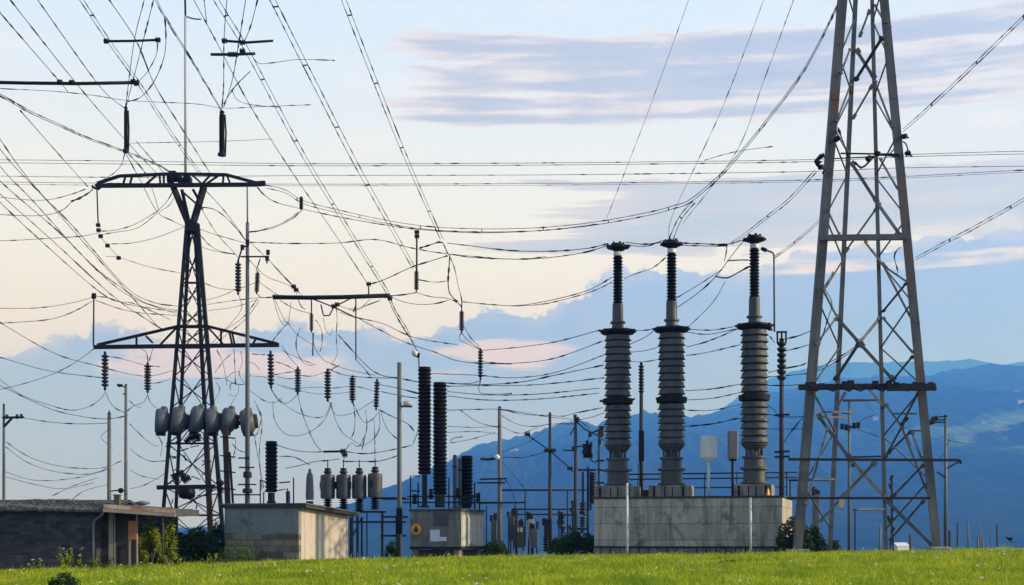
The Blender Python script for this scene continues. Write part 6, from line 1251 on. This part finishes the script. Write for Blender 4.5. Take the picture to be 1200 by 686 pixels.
# web under the hanging beam
for pts, Y0, Y1, r, lab in (
 ([(434,333),(450,328),(483,313),(505,306),(524,300)],90,86,0.026,'chain rising from the hanging beam past the rod insulator to the jumper knot'),
 ([(457,347),(474,345.5),(488,343)],90,88,0.024,'link from the hanging beam end to the rod insulator'),
 ([(457,347),(470,353),(490,357),(510,356),(526,352)],90,86,0.016,'slack wire from the beam end sagging below the rod insulator'),
 ([(488,343),(505,348),(525,350),(539,357),(541,363)],88,86,0.02,'wire from the rod insulator foot to the upper stepping insulator'),
 ([(492,291),(505,287),(518,284),(524,297)],87,86,0.03,'thick jumper arching at the knot over the stepping insulators'),
 ([(527,299),(526,315),(525,330),(527,344),(536,354)],86,86,0.035,'thick hanger dropping from the knot to the stepping insulators'),
 ([(520,288),(531,310),(537,335),(541,352),(541,363)],86,86,0.014,'thin wire beside the thick hanger to the upper stepping insulator'),
 ([(490,328),(510,331),(526,329)],88,86,0.014,'short wire from the rod insulator to the thick hanger'),
 ([(524,285),(556,289),(600,294),(650,294.5),(690,291),(713,285.5)],86,69.5,0.022,'long sag line from the jumper knot to the top of the first tall bushing'),
 ([(526,298),(560,302.5),(625,303.5),(680,297),(712,288)],86,69.5,0.02,'lower sag line from the jumper knot to the first tall bushing'),
 ([(543,354),(580,357.5),(610,358),(650,351),(690,340),(717,325)],86,69.5,0.016,'long line rising from the stepping insulators to the first tall bushing'),
 ([(600,359),(640,356),(690,343),(717,331)],86,69.6,0.013,'thin strand under the line rising to the first tall bushing'),
 ([(541,390),(547,398),(562,409)],86,86,0.02,'link between the two stepping insulators'),
 ([(541,390),(538,398),(550,404),(562,410)],86,86,0.014,'slack wire looping between the two stepping insulators'),
 ([(543,382),(553,398),(562,406)],86,86,0.014,'curved tail from the upper stepping insulator'),
 ([(563,446),(555,449),(540,450),(522,449)],86,69,0.024,'short heavy wire from the lower stepping insulator to the black kiosk bushing'),
 ([(563,447),(563.5,461),(600,461.5)],86,86,0.02,'bent wire hanging under the lower stepping insulator'),
 ([(454,347),(460,362),(470,380),(482,399),(489,412)],90,70,0.022,'twisted line from the beam end down to the pale lamp over the kiosk'),
 ([(457,349),(464,365),(476,384),(485,404)],90,70,0.014,'thin strand beside the twisted line from the beam end'),
 ([(398,366),(412,371),(425,374),(450,380),(483,395),(520,402),(536,404)],90,86,0.016,'upper line from under the beam to the tail of the stepping insulators'),
 ([(418,372),(440,384),(474,401),(510,413),(541,424),(600,427)],90,80,0.02,'lower line from under the beam passing below the upper stepping insulator'),
 ([(396,392),(412,410),(431,430),(447,440),(470,444),(500,450)],90,70,0.022,'thick line from under the beam down past the canister row insulators'),
 ([(417,422),(425,430),(434,441)],90,96,0.016,'short tail at the end of the beam hanger rod'),
 ([(394,358),(395,375),(394,396),(395,415),(389,426)],90,90,0.013,'loose wire hanging straight from the middle of the beam'),
 ([(366,392),(369,407),(378,421),(392,428),(410,434),(440,440)],90,96,0.018,'wire from the rod under the beam sweeping along over the row of insulators'),
 ([(352,384),(347,400),(349,415),(357,426),(367,429)],90,96,0.014,'round loop of wire beside the rod under the beam'),
 ([(320,350),(329,377),(337,380),(341,355)],90,90,0.014,'narrow loop hanging from the near end of the beam'),
 ([(322,351),(333,375),(337,378),(348,392),(366,404)],90,90,0.014,'wire from the beam end slanting to the rod under the beam'),
 ([(337,379),(327,390),(318,402)],90,98,0.014,'wire from the narrow loop to the crossarm tip'),
 ([(328,352),(345,362),(365,368)],90,90,0.016,'slack wire from the beam end to its hanger rod'),
 ([(346,340),(352,358),(358,363)],90,90,0.013,'small strand under the knot on the beam'),
 ([(395,357),(415,364),(430,358),(446,352)],90,90,0.013,'shallow loop under the far half of the beam'),
 ([(408,362),(422,361),(434,351)],90,90,0.013,'small rising loop under the beam'),
 ([(370,375),(377,388),(377,405),(375,412)],90,90,0.012,'thin dangling wire beside the beam hanger rod'),
 ([(379,372),(381,385),(387,394),(390,384)],90,90,0.012,'tiny hooked wire under the beam'),
 ([(330,405),(338,417),(349,430)],99,96,0.015,'wire from the crossarm tip to the first insulator of the row'),
 ([(330,411),(350,420),(370,428)],99,96,0.013,'wire from the crossarm tip passing above the row of insulators'),
 ([(318,440),(335,437),(349,435)],99,96,0.013,'short wire into the first insulator of the row'),
 ([(352,440),(366,441),(384,435),(398,428)],96,96,0.013,'wire threading between the first two insulators of the row'),
 ([(384,432),(405,440),(440,443),(466,443)],96,72,0.016,'messenger wire along the tops of the row to the bare grey pole'),
 ([(352,455),(370,454),(390,455),(415,453),(440,459)],96,96,0.014,'wire strung through the middle of the row of insulators'),
 ([(330,452),(345,456),(365,461),(384,462),(410,460)],98,96,0.013,'lower wire strung through the middle of the row'),
 ([(318,456),(325,468),(336,473),(348,463)],100,96,0.016,'loop between the crossarm tip insulator and the first of the row'),
 ([(318,458),(330,471),(345,482),(365,489),(380,488),(387,475)],100,96,0.013,'deep loop under the first two insulators of the row'),
 ([(293,458),(310,470),(322,472),(330,467)],95,98,0.014,'loop from the tall grey pole under the crossarm tip insulator'),
 ([(349,463),(353,480),(360,500),(368,518),(376,528)],96,79,0.016,'wire from the first insulator of the row down to the joint bar'),
 ([(320,470),(321,490),(330,505),(342,511),(360,508),(378,495),(387,478),(386,471)],97,96,0.015,'largest round loop between tall grey pole and second insulator'),
 ([(386,471),(392,485),(402,487),(416,483),(428,476),(438,470)],96,96,0.015,'loop between the second insulator and the last of the row'),
 ([(388,472),(393,492),(402,508),(412,515),(420,520)],96,85,0.014,'wire from the second insulator dropping over the canisters'),
 ([(414,473),(416,490),(415,505),(412,513)],96,90,0.016,'wire hanging straight from the third insulator'),
 ([(415,474),(421,488),(428,496),(436,492),(445,482)],96,96,0.013,'loop between the third and the last insulator'),
 ([(444,481),(445,500),(440,512),(430,520),(420,523)],96,84,0.014,'wire curling from the last insulator back over the canisters'),
 ([(446,481),(450,495),(456,506),(466,515)],96,72,0.015,'wire from the last insulator curving to the bare grey pole'),
 ([(444,480),(455,486),(468,492),(478,497),(485,505)],96,72,0.022,'heavier wire from the last insulator to beyond the bare grey pole'),
 ([(428,480),(430,500),(427,515),(424,528)],96,79,0.012,'thin strand hanging over the third canister'),
 ([(438,490),(439,510),(439.5,538)],96,78,0.012,'thin strand running straight down to the last canister'),
 ([(405,528),(412,519),(420,524),(428,510)],79,90,0.012,'tangled strand above the second canister'),
 ([(325,522),(345,528),(365,530),(379,529.5)],70,79,0.016,'wire from the black hut bushing to the joint bar'),
 ([(404,529),(425,532),(445,530),(466,526),(483,522)],79,72,0.018,'wire from the joint bar along over the canisters to the bare grey pole'),
 ([(335,549),(350,546),(370,541),(384,540),(398,538)],70,78,0.016,'wire from the hut gear rising to the first canister'),
 ([(404,533),(402.5,541)],79,78,0.022,'short hanger under the joint bar to the second canister'),
 ([(402,541),(421,541),(440,541),(455,538),(466,534)],78,72,0.016,'low wire along the canister tops to the bare grey pole'),
 ([(327,535),(345,536),(363,545)],66,64.6,0.014,'wire from the black hut bushing to the capsule'),
 ([(484,520),(489,508),(490,500)],70,69,0.014,'short wire rising beside the taller black bushing'),
 ([(298,470),(306,486),(303,505),(298,512)],98,99,0.018,'cable loop round the last drum'),
 ([(300,475),(307,495),(304,530),(307,575)],98,96,0.018,'cable dropping from the last drum beside the tall grey pole'),
 ([(298,510),(303,540),(309,572)],98,96,0.013,'thin cable dropping from the last drum to the hut gear')):
    W(N2, lab, pts, Y0, Y1, r)
# tangle under the far half of the lower crossarm
for pts, lab in (([(254,410),(261,425),(264,440),(266,452)],'first drop wire under the inner half of the lower crossarm'), ([(274,409),(275,425),(276,452)],'straight double drop wire under the lower crossarm'), ([(250,444),(265,443),(272,437),(280,436)],'wire sagging from the pylon body to the drop wires'), ([(252,437),(262,423),(271,415)],'wire rising from the pylon body to the crossarm underside'), ([(265,445),(275,450),(288,450),(294,438)],'small loop against the tall grey pole under the crossarm'), ([(268,462),(274,465),(279,460),(279,450),(270,450),(270,458)],'little stirrup of wire above the drums'), ([(276,465),(272,472),(269,478)],'short wire from the stirrup to the fifth drum'), ([(253,448),(258,456),(254,465),(250,472)],'crooked wire along the pylon leg above the drums'), ([(282,412),(284,425),(280,438),(287,450)],'crinkled wire hanging beside the tall grey pole'), ([(287,427),(296,425),(304,433)],'wire hooking round the tall grey pole below the crossarm'), ([(296,415),(312,416)],'short level wire from the tall grey pole to the tip insulator'), ([(296,441),(310,442),(318,446)],'short wire from the tall grey pole to the tip insulator middle'), ([(324,441),(335,444),(345,444)],'short wire from the tip insulator to the first of the row'), ([(324,450),(338,456),(347,456)],'lower short wire from the tip insulator to the first of the row'), ([(322,424),(335,428),(346,434)],'upper short wire from the tip insulator to the first of the row'), ([(187,430),(170,428),(140,420),(126,418)],'wire from the pylon leg along to the crossarm tip insulators'), ([(200,444),(185,449),(176,449)],'short wire from the pylon leg to the insulator hung on two wires'), ([(262,536),(270,540),(275,530),(276,516)],'small wire loop below the last two drums'), ([(272,520),(280,528),(292,531)],'wire from the drums to the tall grey pole foot'), ([(184,510),(190,520),(188,535)],'wire dangling under the first drum')):
    W(N2, lab, pts, 99.5, 99, 0.017, 0.2)
# lines from the bare pole and kiosk bushings to the plinth bushings
for pts, Y0, Y1, r, lab in (
 ([(562,411),(600,408),(650,401),(703,387)],86,69.5,0.016,'line from the lower stepping insulator up to the first bushing flange'),
 ([(564,424),(600,426),(650,420),(706,400)],86,69.5,0.016,'second line below it to the first tall bushing, just under the flange'),
 ([(505,438),(560,440),(600,443),(650,437),(708,416)],70,69.5,0.014,'line from the taller black bushing up to the first tall bushing'),
 ([(522,449),(560,451),(610,448),(650,440),(708,428)],69,69.5,0.016,'line from the shorter kiosk bushing up to the first tall bushing'),
 ([(524,453),(570,452),(630,451),(708,443)],69,69.5,0.014,'nearly level line from the shorter kiosk bushing to the first tall bushing'),
 ([(524,459),(570,463),(630,462),(703,455)],69,69.5,0.015,'second nearly level line from the shorter kiosk bushing'),
 ([(524,464),(570,469),(630,468),(702,461)],69,69.5,0.018,'third nearly level line, ending on the dark middle flange'),
 ([(440,450),(470,456),(492,462)],96,69,0.016,'line from the last insulator of the row to the black bushings'),
 ([(446,459),(470,464),(490,467)],96,69,0.014,'lower line from the last insulator to the black bushings'),
 ([(524,481),(560,480),(585,480),(620,485),(644,489),(675,492)],69,94,0.016,'line from the black bushing over the rusty pole to the wooden poles'),
 ([(540,481),(560,495),(585,501)],80,96,0.014,'slack wire dipping to the rusty pole'),
 ([(524,500),(555,501),(585,500)],69,96,0.013,'flat wire from the black bushing to the rusty pole'),
 ([(524,507),(560,506),(583,509)],69,96,0.012,'low flat wire from the black bushing to the rusty pole'),
 ([(530,519),(552,515),(580,507)],72,96,0.012,'rising thin wire to the rusty pole'),
 ([(528,520),(530,514),(542,512)],72,72,0.02,'crooked wire end beside the short black bushing'),
 ([(588,480),(615,486),(644,487)],96,97,0.014,'wire between the rusty pole and the dark wooden pole'),
 ([(588,487),(605,497),(625,500),(643,497)],96,97,0.013,'slack wire between the rusty pole and the dark wooden pole'),
 ([(588,500),(610,508),(640,498),(672,497)],96,94,0.012,'thin wire over the wooden poles'),
 ([(588,536),(615,536),(642,529)],96,97,0.02,'thick wire from the white insulator to the dark wooden pole'),
 ([(588,530),(615,520),(640,505)],96,97,0.012,'thin rising wire to the dark wooden pole'),
 ([(646,487),(660,488),(676,484),(706,478)],97,69.5,0.015,'wire from the dark wooden pole to the dark middle flange'),
 ([(646,500),(662,495),(690,490),(708,484)],97,69.5,0.013,'lower wire from the dark wooden pole to the first bushing'),
 ([(677,491),(688,500),(694,508),(700,510),(707,516)],94,70,0.02,'curling wire between the wooden pole and the slim cross head'),
 ([(690,508),(700,504),(708,500)],92,70,0.016,'short wire from the black switch box up to the bushing'),
 ([(698,542),(702,538)],92,92,0.016,'tail wire of the black switch box'),
 ([(588,541),(600,555),(615,573)],96,98,0.012,'thin slanting wire down to the topmost pipe'),
 ([(590,560),(597,570),(604,588)],96,98,0.012,'short slanting wire beside the rusty pole foot'),
 ([(733,284),(755,286.5),(775,284)],69.5,69,0.022,'wire joining the tops of the first two tall bushings'),
 ([(731,287),(757,288.8),(776,282)],69.6,69.1,0.016,'second wire joining the first two bushing tops'),
 ([(799,285),(825,286),(852,286.5),(875,280)],69,68,0.022,'wire joining the middle bushing top to the last one'),
 ([(799,287.5),(825,288.5),(852,288.5)],69.1,68.2,0.016,'lower wire from the middle bushing top to the joint clamp'),
 ([(852,286),(851,296),(849,306)],68.2,68.2,0.018,'short drop wire at the joint between the last two bushings'),
 ([(876,278),(865,290),(850,310),(840,323),(820,342),(793,361)],68,69,0.02,'long slanting wire from the last bushing top down to the middle bushing'),
 ([(846,316),(825,330),(792,350)],68.4,69,0.014,'beaded wire beside the slanting one'),
 ([(879,312),(866,319),(852,326),(838,324)],68,68.3,0.034,'thick bent lead leaving the last bushing'),
 ([(878,305),(865,305),(852,306)],68,68.3,0.03,'short thick lead above the bent one'),
 ([(850,330),(835,355),(806,384)],68.4,69,0.012,'thin stay wire down to the middle bushing flange'),
 ([(780,302),(765,314),(745,321),(731,327)],69,69.5,0.013,'thin wire from the middle bushing to the first bushing'),
 ([(742,387),(755,387.5),(768,385)],69.5,69,0.018,'wire joining the flanges of the first two bushings'),
 ([(737,404),(755,396),(766,388)],69.5,69,0.015,'slanting wire between the first two bushing flanges'),
 ([(738,413),(757,411),(774,406)],69.5,69,0.014,'wire between the ribbed drums of the first two bushings'),
 ([(740,424),(757,424),(773,421)],69.5,69,0.012,'faint lower wire between the first two bushings'),
 ([(805,386),(835,387),(865,382)],69,68,0.018,'upper wire joining the flanges of the last two bushings'),
 ([(803,389),(830,392),(866,385)],69,68,0.015,'second wire joining the flanges of the last two bushings'),
 ([(804,407),(830,400),(866,385)],69,68,0.018,'slanting wire from the middle bushing to the last flange'),
 ([(804,417),(830,413),(868,404)],69,68,0.014,'wire between the upper drums of the last two bushings'),
 ([(803,458),(835,456),(869,450)],69,68,0.015,'wire between the dark middle flanges of the last two bushings'),
 ([(803,469),(835,467),(868,460)],69,68,0.018,'second wire between the dark middle flanges'),
 ([(805,481),(835,481),(868,474)],69,68,0.013,'wire below the dark middle flanges'),
 ([(802,500),(835,497),(862,491),(870,491)],69,68,0.02,'wire from the middle bushing to the small strain insulator of the last'),
 ([(902,394),(908,402)],68,67,0.018,'short lead from the last flange to the caged insulator'),
 ([(918,398),(935,394),(950,388)],67,62,0.016,'wire from the caged insulator to the tower leg, upper one'),
 ([(918,412),(935,408),(952,403)],67,62,0.015,'wire from the caged insulator to the tower leg, middle one'),
 ([(900,437),(915,433),(940,428),(945,425)],68,62,0.014,'wire from the last bushing past the caged insulator to the tower'),
 ([(900,442),(925,440),(955,436),(985,421),(1006,405)],68,63,0.014,'wire from the last bushing to the crossing braces of the tower'),
 ([(900,452),(918,452),(938,451)],68,61,0.016,'level wire from the last bushing to the dark crossbeam'),
 ([(900,486),(925,489),(945,488)],68,62,0.016,'wire from the last bushing to the pole clamp and tower leg'),
 ([(902,503),(922,503),(940,503)],68,62,0.012,'thin level wire at the pole behind the plinth'),
 ([(918,520),(928,505),(941,489)],67,62,0.013,'thin stay wire from the pole to the tower leg'),
 ([(899,475),(908,481),(912,490)],68,67,0.014,'short lead into the pole clamp'),
 ([(1007,403),(985,418),(958,432)],62.5,61,0.014,'thin wire from the crossing braces down to the tower leg'),
 ([(996,500),(1015,507),(1030,512)],84,80,0.012,'thin wire from the pole inside the tower legs'),
 ([(1004,497),(1015,490),(1024,487)],84,82,0.012,'rising wire end on the pole inside the tower legs'),
 ([(1108,515),(1125,519),(1140,521)],80,82,0.013,'short wire end leaving the slim grey pole'),
 ([(1100,539),(1107,530),(1112,515)],80,80,0.012,'thin stay beside the slim grey pole'),
 ([(963,183),(955,192),(966,199),(964,204)],61,61,0.045,'thick curled jumper at the tower bracket'),
 ([(1061,180),(1064,176),(1061,168),(1056,166),(1047,176),(1040,183)],61,62,0.03,'curled jumper on the outer tower leg'),
 ([(1002,190),(1010,197),(1020,188),(1024,184)],62,62.5,0.05,'curled jumper hanging between the inner tower legs'),
 ([(982,150),(990,172),(994,184)],62,64,0.03,'wire along the brace by the inner tower leg'),
 ([(967,340),(975,355),(970,375),(958,412)],61,61.5,0.016,'wire drooping inside the tower beside the thick leg'),
 ([(1036,312),(1052,322),(1048,300),(1055,290)],62,62,0.018,'crooked wire by the outer tower leg')):
    W(N2, lab, pts, Y0, Y1, r)
